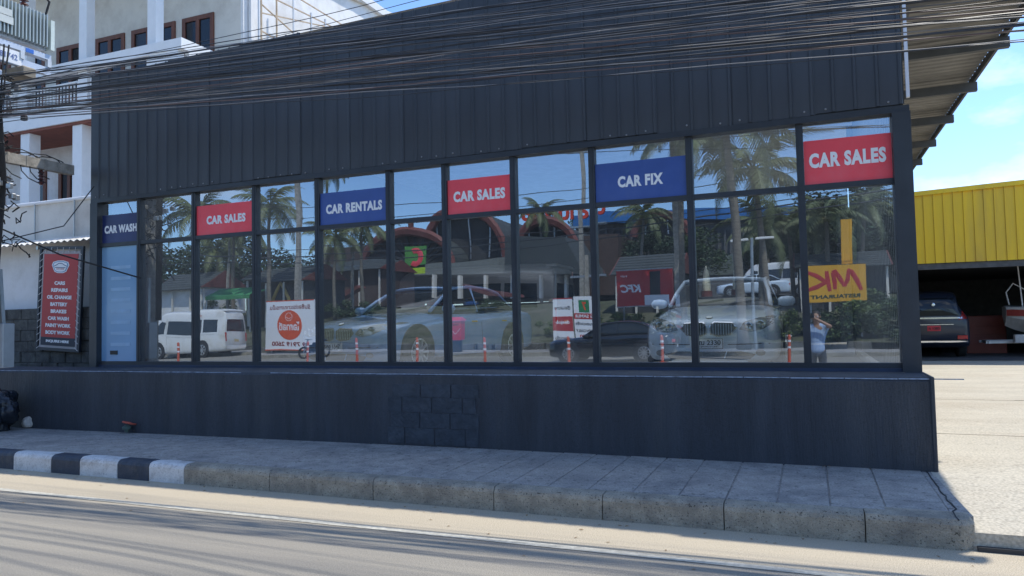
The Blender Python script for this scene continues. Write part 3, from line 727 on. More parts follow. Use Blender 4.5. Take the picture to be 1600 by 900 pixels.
b=MB(); b.bar((.0,.06,.62),(-.02,.02,1.4),.05); b.build('conduit',steel,mb)

# ---- cables along the pavement
dark_cab=[mat('cable_black',(.040,.043,.050),.55,var=.2),mat('cable_grey',(.13,.135,.145),.6,var=.2),mat('cable_pale',(.26,.26,.265),.6,var=.2),mat('cable_reddish',(.13,.09,.085),.6,var=.2)]
lab={0:'black utility cable in the bundle crossing the black front',1:'grey utility cable in the bundle crossing the black front',2:'pale aged utility cable crossing the black front',3:'reddish brown utility cable crossing the black front'}
def cable(ya,yb,yc,k,rad,Yw):
    p=[atY(6,ya,Yw),atY(800,yb,Yw),atY(1600,yc,Yw)]
    x1,x2,x3=[q.x for q in p]; z1,z2,z3=[q.z for q in p]
    def zz(x): return z1*(x-x2)*(x-x3)/((x1-x2)*(x1-x3))+z2*(x-x1)*(x-x3)/((x2-x1)*(x2-x3))+z3*(x-x1)*(x-x2)/((x3-x1)*(x3-x2))
    X0,X1=PX-.1,14.0; pts=[]; n_=46
    ph=rnd.uniform(0,6)
    for i in range(n_+1):
        x=X0+(X1-X0)*i/n_; xq=min(x,5.5); z=zz(xq)
        if x>5.5: z+= (zz(5.5)-zz(5.0))/.5*(x-5.5)
        conv=max(0,min(1,(x-X0)/2.5)); y=Yw*conv+PY*(1-conv)+.03*math.sin(x*.8+ph)
        pts.append((x,y,z+.012*math.sin(x*1.7+ph)))
    b=MB(); b.tube(pts,rad*.6,6); o=b.build('utility_cable',dark_cab[k]); 
    if yb < -100 and rad > .01: tag(o,'high black power line running above the top of the picture','cable','power lines above the picture')
    elif rad > .016: tag(o,'thick black cable, '+THICK.get(ya,'one of the heaviest')+' of the heavy ones crossing the black front','cable','heavy cables over the pavement')
    elif ya in (118,124) and yb<0: tag(o,'single thin black wire rising steeply across the white building, '+('upper' if ya==118 else 'lower')+' of the pair','cable')
    else: tag(o,lab[k],'cable','utility cables over the pavement')
    return o
THICK={126:'topmost',140:'second highest',143:'third highest',151:'third lowest',176:'second lowest',182:'lowest'}
wires=[ # y at x=6, 800, 1600, kind, radius
 (186,128,62,2,.007),(186,132,66,0,.009),(183,116,50,2,.008),(180,120,44,3,.010),(178,104,33,2,.008),(176,110,38,0,.012),(174,96,26,0,.009),
 (172,84,14,3,.012),(170,92,20,0,.009),(168,98,8,1,.007),(166,76,3,3,.010),(165,88,-4,0,.008),(182,96,24,2,.009),(188,70,-38,2,.009),
 (158,72,-6,1,.008),(156,66,-14,0,.010),(154,60,-20,0,.009),(152,74,-26,2,.006),(150,54,-30,0,.012),(150,82,-8,1,.006),(148,48,-36,1,.007),(147,62,-44,0,.009),
 (138,44,-40,0,.014),(137,38,-50,0,.010),(136,34,-58,2,.006),(134,30,-66,0,.008),(133,26,-60,1,.008),(131,40,-72,0,.007),(129,18,-76,1,.007),
 (124,14,-84,0,.012),(122,8,-92,2,.006),(121,2,-100,0,.009),(126,22,-88,0,.008),(178,66,-60,1,.006),(144,14,-96,0,.006),(162,56,-10,1,.007),(140,30,-70,0,.022),(143,46,-52,0,.018),(151,70,-18,0,.022),(176,106,22,0,.020),(182,118,40,0,.018),(126,10,-90,0,.017),(118,-60,-330,0,.007),(124,-34,-280,0,.006),(-20,-190,-560,0,.016),(-40,-230,-640,0,.020),(-60,-270,-700,0,.016),(-10,-150,-500,0,.013),(-80,-330,-800,0,.018)]
for w_ in wires: cable(*w_,6.75+rnd.uniform(-.22,.16))
# the next pole, outside the frame, that carries their other end
ep=thing('utility_pole','concrete utility pole by the yard entrance carrying the right end of the cables','pole',(14.1,6.2,0))
b=MB(); b.add([(x*.17,y*.15,0) for x,y in ((-1,-1),(1,-1),(1,1),(-1,1))]+[(x*.11,y*.10,10) for x,y in ((-1,-1),(1,-1),(1,1),(-1,1))],[(3,2,1,0),(4,5,6,7)]+[(i,(i+1)%4,(i+1)%4+4,i+4) for i in range(4)]); b.build('shaft',old_conc,ep)

# ================================================================= VEHICLES
def make_wheel(parent,x,y,z,r,w,side,spokes=8,rimr=.66,m_=None):
    b=MB(); b.lathe((0,0,0),(side,0,0),[(r*.55,-w),(r*.93,-w),(r,-w*.85),(r,-w*.15),(r*.95,-.01),(r*rimr,.0),(r*rimr*.97,-.03)],28)
    t=b.build('wheel',tyre_m,parent,loc=(x,y,z))
    q=MB(); q.lathe((0,0,0),(side,0,0),[(r*rimr*.2,-.05),(r*rimr,-.05),(r*rimr,-.0),(r*rimr*.9,.004),(r*rimr*.88,-.045),(r*.1,-.05)],28)
    for k in range(spokes):
        a=2*math.pi*k/spokes
        q.bar((side*-.012,math.cos(a)*r*.06,math.sin(a)*r*.06),(side*-.006,math.cos(a)*r*rimr*.93,math.sin(a)*r*rimr*.93),.035*r/.33,.05*r/.33,up=(1,0,0))
    q.lathe((side*-.02,0,0),(side,0,0),[(r*.14,0),(r*.12,.02)],12)
    q.build('rim',m_ or alloy,t)
    return t
def half_shell(stations,nsub=3,psub=3,caps=True):
    rows=cr_interp([tuple(v_ for p in st[1] for v_ in p)+(st[0],) for st in stations],nsub)
    b=MB(); vs=[]; fs=[]; L=None
    for row in rows:
        y=row[-1]; pts=[(row[2*i],row[2*i+1]) for i in range((len(row)-1)//2)]
        pts=cr_interp(pts,psub); pts[0]=(0,pts[0][1]); pts[-1]=(0,pts[-1][1])
        full=[(max(0,x),z) for x,z in pts]+[(-max(0,x),z) for x,z in reversed(pts[1:-1])]
        L=len(full); vs+=[(x,y,z) for x,z in full]
    for i in range(len(rows)-1):
        for k in range(L): a=i*L+k; c=i*L+(k+1)%L; fs.append((a,c,c+L,a+L))
    if caps: fs+=[tuple(range(L)),tuple(reversed(range((len(rows)-1)*L,len(rows)*L)))]
    b.add(vs,fs); return b
def bvh(b): return BVHTree.FromPolygons([Vector(v_) for v_ in b.v],b.f)
def drape(tree,poly,axis,off=.006,rings=5,dens=3,mb=None,thick=.0):
    """lay a polygon (seen along an axis) on a body: axis 'f' looks along +y, 'b' along -y, 'l' along +x, 'r' along -x"""
    P=[]
    n=len(poly)
    for i in range(n):
        a=poly[i]; c=poly[(i+1)%n]
        for k in range(dens): t=k/dens; P.append((a[0]+(c[0]-a[0])*t,a[1]+(c[1]-a[1])*t))
    cx=sum(p[0] for p in P)/len(P); cz=sum(p[1] for p in P)/len(P)
    vs=[]
    D={'f':(Vector((0,1,0)),lambda u,w:Vector((u,-6,w))),'b':(Vector((0,-1,0)),lambda u,w:Vector((u,12,w))),
       'l':(Vector((1,0,0)),lambda u,w:Vector((-6,u,w))),'r':(Vector((-1,0,0)),lambda u,w:Vector((6,u,w)))}[axis]
    def hit(u,w):
        h=tree.ray_cast(D[1](u,w),D[0])
        return (h[0]-D[0]*off) if h[0] is not None else None
    last=hit(cx,cz)
    for r_ in range(rings,0,-1):
        for p in P:
            u=cx+(p[0]-cx)*r_/rings; w=cz+(p[1]-cz)*r_/rings; h=hit(u,w)
            if h is None: h=last.copy() if last else Vector((u,0,w))
            vs.append(h)
    vs.append(last or Vector((cx,0,cz)))
    m_=len(P); fs=[]
    for r_ in range(rings-1):
        for k in range(m_): a=r_*m_+k; c=r_*m_+(k+1)%m_; fs.append((a,c,c+m_,a+m_))
    for k in range(m_): fs.append(((rings-1)*m_+k,(rings-1)*m_+(k+1)%m_,rings*m_))
    mb=mb or MB(); mb.add(vs,fs); return mb
def oval(cx,cz,rx,rz,n=14,p=2.4):
    o=[]
    for k in range(n):
        t=2*math.pi*k/n; c=math.cos(t); s_=math.sin(t)
        o.append((cx+rx*math.copysign(abs(c)**(2/p),c),cz+rz*math.copysign(abs(s_)**(2/p),s_)))
    return o
def sflip(poly): return [(-u,w) for u,w in poly]

def make_sedan(label,cat,loc,rz,paint,L=4.84,Wd=1.85,H=1.47,plate=None,detail=True,group=None,sixer=True):
    t=thing('parked_car' if detail else 'sedan_car',label,cat,loc,rz,group)
    k=Wd/1.85; l=L/4.84; h=H/1.47
    def pf(w,zb,zs,zt): 
        w*=k
        return [(0,zb*h),(.6*w,zb*h),(.88*w,(zb+.02)*h),(.975*w,(zb+.09)*h),(w,(zb+(zs-zb)*.4)*h),(w*.995,(zb+(zs-zb)*.7)*h),(w*.97,(zs-.04)*h),(w*.90,(zs+.015)*h),(.70*w,(zt-.012)*h),(.35*w,zt*h),(0,zt*h+.004)]
    st=[(0,.56,.33,.60,.68),(.035,.70,.26,.64,.735),(.12,.815,.21,.69,.785),(.32,.885,.19,.74,.835),(.65,.915,.18,.79,.885),(1.05,.922,.2,.845,.94),(1.5,.925,.2,.89,.985),
        (2.4,.925,.2,.91,1.0),(3.4,.925,.2,.95,1.02),(4.05,.915,.22,.97,1.05),(4.5,.88,.24,.97,1.05),(4.74,.80,.28,.92,1.01),(4.84,.66,.38,.80,.90)]
    body=half_shell([(a*l,pf(b_,c,d,e_)) for a,b_,c,d,e_ in st]); tree=bvh(body)
    body.build('body',paint,t,smooth=True)
    gh=[(1.38,.74,.96,.73,.975),(1.75,.77,.96,.67,1.21),(2.15,.79,.96,.61,1.40),(2.6,.80,.96,.60,1.455),(3.2,.79,.97,.60,1.45),(3.7,.77,.99,.59,1.37),(4.2,.70,1.02,.62,1.09)]
    def gp(wb_,zb,wr,zr): return [(0,zb*h),(wb_*k*.6,zb*h),(wb_*k,zb*h),((wb_*.8+wr*.2)*k,(zb+(zr-zb)*.35)*h),((wb_*.35+wr*.65)*k,(zb+(zr-zb)*.75)*h),(wr*k,(zr-.03)*h),(wr*k*.8,zr*h),(0,(zr+.015)*h)]
    g=half_shell([(a*l,gp(b_,c,d,e_)) for a,b_,c,d,e_ in gh],3,2); gt=bvh(g)
    g.build('window_glass',mat('car_glass',(.02,.026,.03),.06,var=.1),t,smooth=True)
    rf_=[(2.12,.615,1.392),(2.3,.60,1.42),(2.7,.60,1.457),(3.2,.60,1.45),(3.55,.59,1.40)]
    rm_=MB(); vs=[]; fs=[]
    for a,w,z in rf_:
        for u in (-1,-.6,0,.6,1): vs.append((u*w*k*1.02,a*l,(z+(.022 if abs(u)<.9 else -.02)+(.012 if u==0 else 0))*h))
    for i in range(len(rf_)-1):
        for j in range(4): a=i*5+j; fs.append((a,a+1,a+6,a+5))
    rm_.add(vs,fs); rm_.build('roof',paint,t,smooth=True)
    hb=MB(); hb.tube([(u*.63*k,(2.12-.05*(1-u*u))*l,(1.385+.035*(1-u*u))*h) for u in (-1,-.7,-.35,0,.35,.7,1)],.034,6); hb.build('roof_header',paint,t,smooth=True)
    wp=MB(); wp.tube([(-.45*k,1.36*l,1.0*h),(.05*k,1.50*l,1.08*h)],.010,5); wp.tube([(.15*k,1.36*l,1.0*h),(.6*k,1.50*l,1.07*h)],.010,5); wp.build('wiper',plastic_black,t)
    for s_ in (-1,1):
        b=MB(); b.tube([(s_*.745*k,1.38*l,.985*h),(s_*.70*k,1.75*l,1.20*h),(s_*.63*k,2.12*l,1.385*h),(s_*.625*k,2.7*l,1.445*h),(s_*.62*k,3.3*l,1.43*h),(s_*.62*k,3.7*l,1.345*h),(s_*.63*k,4.2*l,1.07*h)],.032,6)
        b.tube([(s_*.62*k,2.75*l,1.44*h),(s_*.80*k,2.7*l,.98*h)],.03,6)
        b.build('pillar',paint,t,smooth=True)
        m2=MB(); m2.lathe((s_*.98*k,1.62*l,1.03*h),(s_,0,0),[(.05,-.14),(.085,-.10),(.095,-.02),(.085,.06),(.04,.10)],12)
        mo=m2.build('mirror',paint,t,smooth=True); mo.scale=(1,.8,.85); mo.location=(0,1.62*l*.2,1.03*h*.15)
    r_=.335*h
    for yy in (.86*l,3.75*l):
        for s_ in (-1,1):
            a=MB(); a.lathe((s_*(.905*k),yy,.36*h),(s_,0,0),[(.425*h,-.05),(.425*h,.022),(.40*h,.03),(.2,.028)],30); a.build('wheel_arch',plastic_black,t)
            make_wheel(t,s_*(.945*k),yy,r_,r_,.2,s_,10)
    if detail:
        # headlights
        hl=[(.40,.635),(.46,.735),(.62,.785),(.79,.82),(.87,.80),(.82,.71),(.70,.635),(.55,.60)]
        for s_ in (-1,1):
            P=[(u*s_*k,w*h) for u,w in hl]
            q=drape(tree,P,'f',.006); q.build('headlight',lamp_glass,t,smooth=True)
            rg=MB()
            for cx,rr in ((.52,.052),(.665,.062)):
                cz=(.675 if cx<.6 else .695)*h
                hh=tree.ray_cast(Vector((cx*s_*k,-5,cz)),Vector((0,1,0)))[0]
                if hh is None: hh=Vector((cx*s_*k,.2,cz))
                rg.lathe(hh+Vector((0,-.02,0)),(0,-1,0),[(rr,-.02),(rr,.004),(rr*.82,.006),(rr*.78,-.004),(rr*.3,-.008)],18)
            rg.build('lamp_ring',chrome,t)
            # kidney
            kd=[(.035*s_*k,.58*h),(.03*s_*k,.69*h),(.08*s_*k,.735*h),(.30*s_*k,.725*h),(.365*s_*k,.66*h),(.28*s_*k,.57*h),(.12*s_*k,.55*h)]
            kc=[((u-.18*s_*k)*1.10+.18*s_*k,(w-.64*h)*1.14+.64*h) for u,w in kd]
            kr=drape(tree,kc,'f',.012).build('kidney_surround',chrome,t,smooth=True)
            q=drape(tree,kd,'f',.02); q.build('grille',plastic_black,kr,smooth=True)
            sl=MB()
            for i in range(8):
                u=(.065+i*.034)*s_*k
                za,zb_=(.57+.0*i)*h,.715*h
                h1=tree.ray_cast(Vector((u,-5,za)),Vector((0,1,0)))[0]; h2=tree.ray_cast(Vector((u,-5,zb_)),Vector((0,1,0)))[0]
                if h1 and h2: sl.bar(h1+Vector((0,-.03,0)),h2+Vector((0,-.03,0)),.007,.012)
            sl.build('grille_slats',steel,kr)
        li=[(-.60,.305),(-.42,.345),(.42,.345),(.60,.305),(.52,.24),(-.52,.24)]
        drape(tree,[(u*k,w*h) for u,w in li],'f',.008,dens=5).build('lower_intake',plastic_black,t,smooth=True)
        cs=MB()
        for u in (-.2,.2): cs.bar((u*k,-.012,.25*h),(u*1.15*k,.0,.345*h),.02,.012)
        cs.bar((-.5*k,-.012,.215*h),(.5*k,-.012,.215*h),.03,.02); cs.build('bumper_trim',paint,t)
        dl=[(-.74,.44),(.74,.44),(.76,.452),(-.76,.452)]
        bl_=MB(); 
        for s_ in (-1,1): drape(tree,[(s_*.25*k,.43*h),(s_*.78*k,.44*h),(s_*.78*k,.452*h),(s_*.25*k,.442*h)],'f',.004,2,6,bl_)
        bl_.build('bumper_line',plastic_black,t)
        for s_ in (-1,1): drape(tree,oval(.66*s_*k,.325*h,.06,.04),'f',.012).build('fog_lamp',lamp_glass,t)
        em=MB(); em.lathe((0,.14,.795*h),(0,-.35,1),[(.041,-.02),(.041,.016),(.03,.02)],16); eo=em.build('badge',white_print,t); 
        e2=MB(); e2.lathe((0,.14,.795*h),(0,-.35,1),[(.045,-.02),(.045,.012),(.044,.013)],16); e2.build('badge_ring',black_print,eo)
        if plate:
            pl_=box('number_plate',white_print,-.20,.20,-.075,-.06,.38*h,.52*h,t)
            b=MB(); 
            for x0,x1,z0,z1 in ((-.195,.195,.512*h,.518*h),(-.195,.195,.382*h,.388*h),(-.195,-.188,.388*h,.512*h),(.188,.195,.388*h,.512*h)): b.box(x0,x1,-.078,-.0755,z0,z1)
            b.build('plate_border',black_print,pl_)
            text('lettering',plate,.1,black_print,pl_,(0,-.077,.465*h),width=.33,height=.065,bold=.02,ext=.001)
            text('lettering','กรุงเทพมหานคร',.05,black_print,pl_,(0,-.077,.408*h),width=.24,height=.022,bold=.01,ext=.001)
        # shut lines and handles
        for s_,ax_ in ((1,'r'),(-1,'l')):
            dn=MB()
            for y0 in (1.55,2.68,3.6): drape(tree,[(y0*l,.30*h),(y0*l+.008,.30*h),(y0*l+.008,.92*h),(y0*l,.92*h)],ax_,.003,2,5,dn)
            dn.build('door_gap',plastic_black,t)
            for y0 in (2.35,3.35): drape(tree,[(y0*l,.80*h),((y0+.18)*l,.80*h),((y0+.18)*l,.825*h),(y0*l,.825*h)],ax_,.02,2,3).build('door_handle',chrome,t)
    else:
        for s_ in (-1,1):
            drape(tree,[(u*s_*k,w*h) for u,w in [(.45,.62),(.80,.76),(.84,.70),(.6,.60)]],'f',.006).build('headlight',lamp_glass,t)
            drape(tree,[(u*s_*k,w*h) for u,w in [(.45,.80),(.78,.84),(.80,.72),(.5,.70)]],'b',.006).build('tail_light',tail_red,t)
        drape(tree,[(u*k,w*h) for u,w in [(-.22,.62),(.22,.62),(.22,.5),(-.22,.5)]],'b',.01).build('number_plate',white_print,t)
    return t

def make_van(label,loc,rz,paint,L=5.38,Wd=1.88,H=2.285,tint=None,rear='hiace'):
    t=thing('minibus',label,'van',loc,rz)
    w=Wd/2
    def pf(wb_,zb,zw,zt,wr): return [(0,zb),(wb_*.7,zb),(wb_*.96,zb+.04),(wb_,zb+.2),(wb_,.75),(wb_*.99,zw*.62+.2),(wb_*.975,zw),(wr*1.0,(zw+zt)/2+.1),(wr*.93,zt-.14),(wr*.80,zt-.05),(wr*.45,zt),(0,zt+.01)]
    st=[(0,pf(w*.80,.32,.75,.95,w*.7)),(.06,pf(w*.90,.25,.85,1.08,w*.78)),(.22,pf(w*.97,.22,1.0,1.30,w*.82)),(.55,pf(w,.22,1.08,1.75,w*.85)),(.95,pf(w,.22,1.12,2.08,w*.88)),(1.35,pf(w,.22,1.15,H-.03,w*.90)),
        (2.5,pf(w,.22,1.15,H,w*.90)),(4.4,pf(w,.22,1.15,H,w*.90)),(5.0,pf(w,.24,1.15,H-.02,w*.89)),(5.28,pf(w*.98,.28,1.13,H-.08,w*.87)),(L,pf(w*.93,.36,1.1,H-.22,w*.82))]
    body=half_shell(st,3,2); tree=bvh(body); body.build('body',paint,t,smooth=True)
    gl=tint or mat('van_glass',(.025,.035,.045),.06,var=.1)
    for s_,ax_ in ((1,'r'),(-1,'l')):
        for P in ([(.62,1.12),(1.32,1.16),(1.42,1.70),(1.16,1.78),(.95,1.66)],[(1.52,1.14),(2.95,1.14),(2.95,1.78),(1.58,1.78)],[(3.0,1.14),(3.95,1.14),(3.95,1.78),(3.0,1.78)],[(4.05,1.14),(4.95,1.14),(4.92,1.74),(4.05,1.78)]):
            drape(tree,P,ax_,.006).build('side_window',gl,t)
        dn=MB()
        for y0 in (1.47,2.98): drape(tree,[(y0,.4),(y0+.012,.4),(y0+.012,1.95),(y0,1.95)],ax_,.003,2,6,dn)
        drape(tree,[(1.5,1.02),(5.1,1.02),(5.1,1.03),(1.5,1.03)],ax_,.003,2,10,dn); dn.build('panel_gap',mat('gap_grey',(.2,.2,.2),.8),t)
        for yy in (.95,4.06):
            a=MB(); a.lathe((s_*(w-.06),yy,.37),(s_,0,0),[(.40,-.05),(.40,.068),(.385,.072),(.2,.07)],28); a.build('wheel_arch',plastic_black,t)
            make_wheel(t,s_*(w+.02),yy,.335,.335,.2,s_,7)
        drape(tree,[(s_*(w-.20),1.12),(s_*(w-.08),1.12),(s_*(w-.09),.72),(s_*(w-.18),.72)],'b',.012).build('tail_light',tail_red,t)
        drape(tree,[(s_*.42,.72),(s_*.80,.80),(s_*.84,.96),(s_*.5,.88)],'f',.008).build('headlight',lamp_glass,t)
        m2=MB(); m2.cbox(s_*(w+.10)-.08,s_*(w+.10)+.08,.72,.80,1.15,1.38,.02); m2.build('mirror',plastic_black,t)
    drape(tree,[(-.72,1.18),(.72,1.18),(.66,1.74),(-.66,1.74)],'b',.008).build('rear_window',gl,t)
    drape(tree,[(-.78,1.12),(.78,1.12),(.66,1.78),(-.66,1.78)],'f',.008).build('windscreen',gl,t)
    drape(tree,[(-.17,.82),(.17,.82),(.17,.70),(-.17,.70)],'b',.012).build('number_plate',mat('yellow_plate',(.65,.5,.25),.6),t)
    drape(tree,[(-.80,.36),(.80,.36),(.80,.54),(-.80,.54)],'b',.04,dens=6).build('rear_bumper',paint,t)
    drape(tree,[(-.45,.62),(.45,.62),(.40,.80),(-.40,.80)],'f',.01).build('grille',plastic_black,t)
    sp_=MB(); sp_.cbox(-w*.8,w*.8,L-.28,L+.02,H-.13,H-.06,.03); sp_.build('roof_spoiler',paint,t)
    return t

silver=mat('silver_blue_paint',(.58,.70,.82),.3,.0,var=.05,coat=1)
bluep2=mat('pale_blue_paint',(.20,.36,.62),.25,.1,var=.05,coat=1)
white_car=mat('white_car_paint',(.78,.78,.75),.25,var=.03,coat=.6,dirt=(.6,.57,.5),dscale=1.5)
grey_car=mat('grey_car_paint',(.24,.245,.25),.3,.3,var=.04,coat=.5)
black_car=mat('black_car_paint',(.012,.013,.015),.12,var=.1,coat=1)
red_car=mat('dark_red_paint',(.22,.02,.025),.2,var=.1,coat=1)

make_sedan('silver blue saloon facing the glass, plate 2330, behind the right panes','car',(-1.29,10.15,.8),0,silver,plate='3ฌ 2330')
make_sedan('pale blue saloon facing the glass at a slant, plate 1547, behind the middle panes','car',(-6.92,9.58,.8),R(-8),bluep2,L=5.04,Wd=1.90,H=1.49,plate='ธกอ 1547')
tp=atY(872,480,17.3)
make_van('grey minibus parked sideways at the back of the showroom',(tp.x-5.38,17.9,.8),R(-90),grey_car)

# ---- black pickup-like SUV and boat in the yellow shed
def make_suv(loc,rz):
    t=thing('suv_car','dark blue SUV seen from behind with a red number plate in the yellow shed','car',loc,rz)
    dk=mat('dark_blue_paint',(.012,.018,.035),.35,var=.1,coat=.3)
    def pf(w,zb,zw,zt,wr): return [(0,zb),(w*.7,zb),(w*.96,zb+.04),(w,zb+.2),(w,.8),(w*.985,zw-.06),(w*.95,zw),(wr*1.06,(zw*.5+zt*.5)),(wr,zt-.10),(wr*.88,zt-.03),(wr*.45,zt),(0,zt+.01)]
    st=[(0,pf(.78,.42,.98,1.30,.62)),(.08,pf(.88,.34,1.05,1.55,.62)),(.25,pf(.93,.28,1.1,1.72,.62)),(.6,pf(.95,.26,1.1,1.79,.62)),(1.6,pf(.95,.26,1.08,1.80,.63)),(2.6,pf(.95,.26,1.06,1.75,.64)),(3.2,pf(.95,.26,1.05,1.40,.70)),(3.5,pf(.95,.26,1.0,1.12,.80)),(4.3,pf(.93,.26,.92,1.02,.8)),(4.8,pf(.8,.3,.8,.88,.7))]
    b=half_shell(st,3,2); tree=bvh(b); b.build('body',dk,t,smooth=True)
    drape(tree,[(-.66,1.12),(.66,1.12),(.55,1.60),(-.55,1.60)],'f',.008).build('rear_window',dark_glass,t)
    drape(tree,[(-.72,1.04),(.72,1.04),(.72,1.085),(-.72,1.085)],'f',.02,dens=6).build('chrome_strip',chrome,t)
    drape(tree,[(-.17,.72),(.17,.72),(.17,.86),(-.17,.86)],'f',.02).build('number_plate',mat('red_plate',(.65,.04,.05),.5),t)
    text('lettering','ก 1385',.08,black_print,t,(0,-.06,.79),width=.28,height=.07,ext=.001)
    for s_ in (-1,1):
        drape(tree,[(s_*.62,1.0),(s_*.86,1.04),(s_*.84,1.5),(s_*.74,1.5),(s_*.72,1.1)],'f',.012).build('tail_light',mat('dim_tail',(.25,.02,.02),.2),t)
        drape(tree,[(s_*.58,.50),(s_*.84,.50),(s_*.84,.60),(s_*.58,.60)],'f',.03).build('reflector',tail_red,t)
        for yy in (.95,3.8): make_wheel(t,s_*.92,yy,.36,.36,.24,s_,6)
    q=MB(); 
    drape(tree,[(-.85,.40),(.85,.40),(.85,.46),(-.85,.46)],'f',.05,dens=8,mb=q); drape(tree,[(-.5,.88),(.5,.88),(.5,.90),(-.5,.90)],'f',.02,dens=6,mb=q); q.build('bumper_step',chrome,t)
    w_=MB(); w_.lathe((0,-.02,1.42),(0,-1,0),[(.05,-.1),(.05,.02),(.03,.03)],12); w_.build('badge',chrome,t)
    return t
sv=make_suv((3.62,26.7,.16),R(0)); sv.scale=(1.1,1.1,1.2)
bt=thing('motor_boat','white motor boat with a red stripe on a trailer beside the dark blue SUV','boat',(7.2,28.2,.12),R(0))
wht=mat('boat_white',(.6,.6,.58),.4,var=.05,dirt=(.4,.38,.34))
rows=[(-1.35,.30,1.62,1.02),(-.9,.62,1.6,.82),(0,.95,1.55,.66),(1.2,1.05,1.5,.6),(3.2,1.05,1.45,.58)]
b=MB(); vs=[]; fs=[]
rr=cr_interp([(a,b_,c,d) for a,b_,c,d in rows],4)
for x,wv,zt,zb in rr: vs+=[(x,-wv,zt),(x,-wv*.86,(zt+zb)/2),(x,0,zb),(x,wv*.86,(zt+zb)/2),(x,wv,zt),(x,0,zt+.05)]
for i in range(len(rr)-1):
    for q in range(6): a=i*6+q; c=i*6+(q+1)%6; fs.append((a,c,c+6,a+6))
fs+=[tuple(range(6)),tuple(range((len(rr)-1)*6,len(rr)*6))]; b.add(vs,fs); b.build('hull',wht,bt,smooth=False)
b=MB()
for (x,wv,zt,zb),(x2,w2,z2,zb2) in zip(rr,rr[1:]): b.add([(x,-wv-.012,zt-.08),(x2,-w2-.012,z2-.08),(x2,-w2*.955-.02,z2-.28),(x,-wv*.955-.02,zt-.28)],[(0,1,2,3)])
b.build('red_stripe',mat('boat_red',(.35,.05,.04),.5),bt)
box('cabin',wht,.2,1.6,-.6,.6,1.55,2.1,bt,c=.08); box('windscreen',dark_glass,.1,.195,-.55,.55,1.75,2.05,bt)
b=MB(); b.tube([(-.9,-.3,1.6),(-1.0,-.3,3.3)],.02,6); b.tube([(-1.2,0,1.7),(-1.25,.1,2.1),(-1.0,.3,2.4),(-.7,.3,2.2)],.02,5); b.build('mast',white_paint,bt)
tr_=MB(); tr_.bar((-2.0,-.5,.5),(3.2,-.6,.55),.08); tr_.bar((-2.0,.5,.5),(3.2,.6,.55),.08); tr_.bar((-1.9,-.6,.5),(-1.9,.6,.5),.08); tr_.bar((1,-.8,.5),(1,.8,.5),.08)
tr_.build('trailer',steel,bt); box('mudguard',wht,-1.3,-.5,-.95,-.75,.5,.75,bt,c=.02)
make_wheel(bt,.6,-.85,.30,.30,.18,1,5).rotation_euler=(0,0,R(-90))

# ---- yellow shed
ys=thing('yellow_shed','workshop shed with a tall yellow ribbed fascia over a dark open bay','building',(3,26,0))
yel=mat('yellow_sheet',(.80,.53,.012),.45,var=.06,scale=1,dirt=(.58,.38,.04),dscale=.9,streak=True)
for i in range(48):
    x=-1.2+i*.27; z1=5.36+.04*(x)+.0; b=MB()
    b.box(x,x+.233,0,.03,3.27-.12,z1); b.box(x+.235,x+.268,-.035,.03,3.272-.12,z1-.003); b.build('cladding_sheet',yel,ys)
b=MB(); b.bar((-1.3,-.03,5.33-.04),(12,-.03,5.33+.49),.12,.14); b.build('fascia_cap',yel,ys)
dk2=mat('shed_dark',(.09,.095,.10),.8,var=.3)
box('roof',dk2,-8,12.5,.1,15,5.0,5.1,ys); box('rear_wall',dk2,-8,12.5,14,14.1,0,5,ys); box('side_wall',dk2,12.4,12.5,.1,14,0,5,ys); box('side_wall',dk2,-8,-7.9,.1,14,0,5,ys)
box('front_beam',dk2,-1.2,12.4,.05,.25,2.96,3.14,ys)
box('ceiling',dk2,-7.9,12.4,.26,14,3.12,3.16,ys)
for x in (5.6,): box('post',dk2,x+4,x+4.15,.3,.45,.12,3.1,ys)
for i in range(6): q=MB(); q.box(.2+i*.9,.5+i*.9,.5,.55,3.04,3.06); q.build('roof_light_strip',white_paint,ys)
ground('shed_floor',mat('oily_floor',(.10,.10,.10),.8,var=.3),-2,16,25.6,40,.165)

# ================================================================= ACROSS THE ROAD (seen in the glass)
asph=mat('parking_asphalt',(.10,.10,.10),.9,var=.2)
ground('far_pavement',conc_pave,-160,120,-18.8,-15.5,.15)
fk=MB(); fk.box(-160,120,-15.65,-15.5,-.1,.16); tag(fk.build('far_kerb',conc_kerb),kind='structure')
def slope_z(x,y): t=max(0,min(1,(-19.0-y)/14)); return .75+t*2.1+.12*noise.noise((x*.3,y*.3,2))-.30*(1-t)
ground('grass_slope',grass_m,-160,120,-33,-19.0,.7,120,12,slope_z)
ground('parking_ground',asph,-200,160,-170,-32.9,2.95)
stone_far=mat('far_dark_stone',(.13,.125,.11),.95,var=.3,scale=3,dirt=(.07,.08,.05),dscale=2)
rw=thing('retaining_wall','low rough stone retaining wall behind the far pavement','wall',(-20,-18.9,.1))
x=-20
while x<42:
    for r in range(1):
        l=rnd.uniform(.7,1.1); q=MB(); q.cbox(x+(.3*r)-20+.0,x+(.3*r)-20+l-.02,-.15,.15+rnd.uniform(-.02,.02),.0+r*.36,.35+r*.36,.03)
        if -30<x-20<24: q.build('stone',stone_far,rw)
    x+=.95
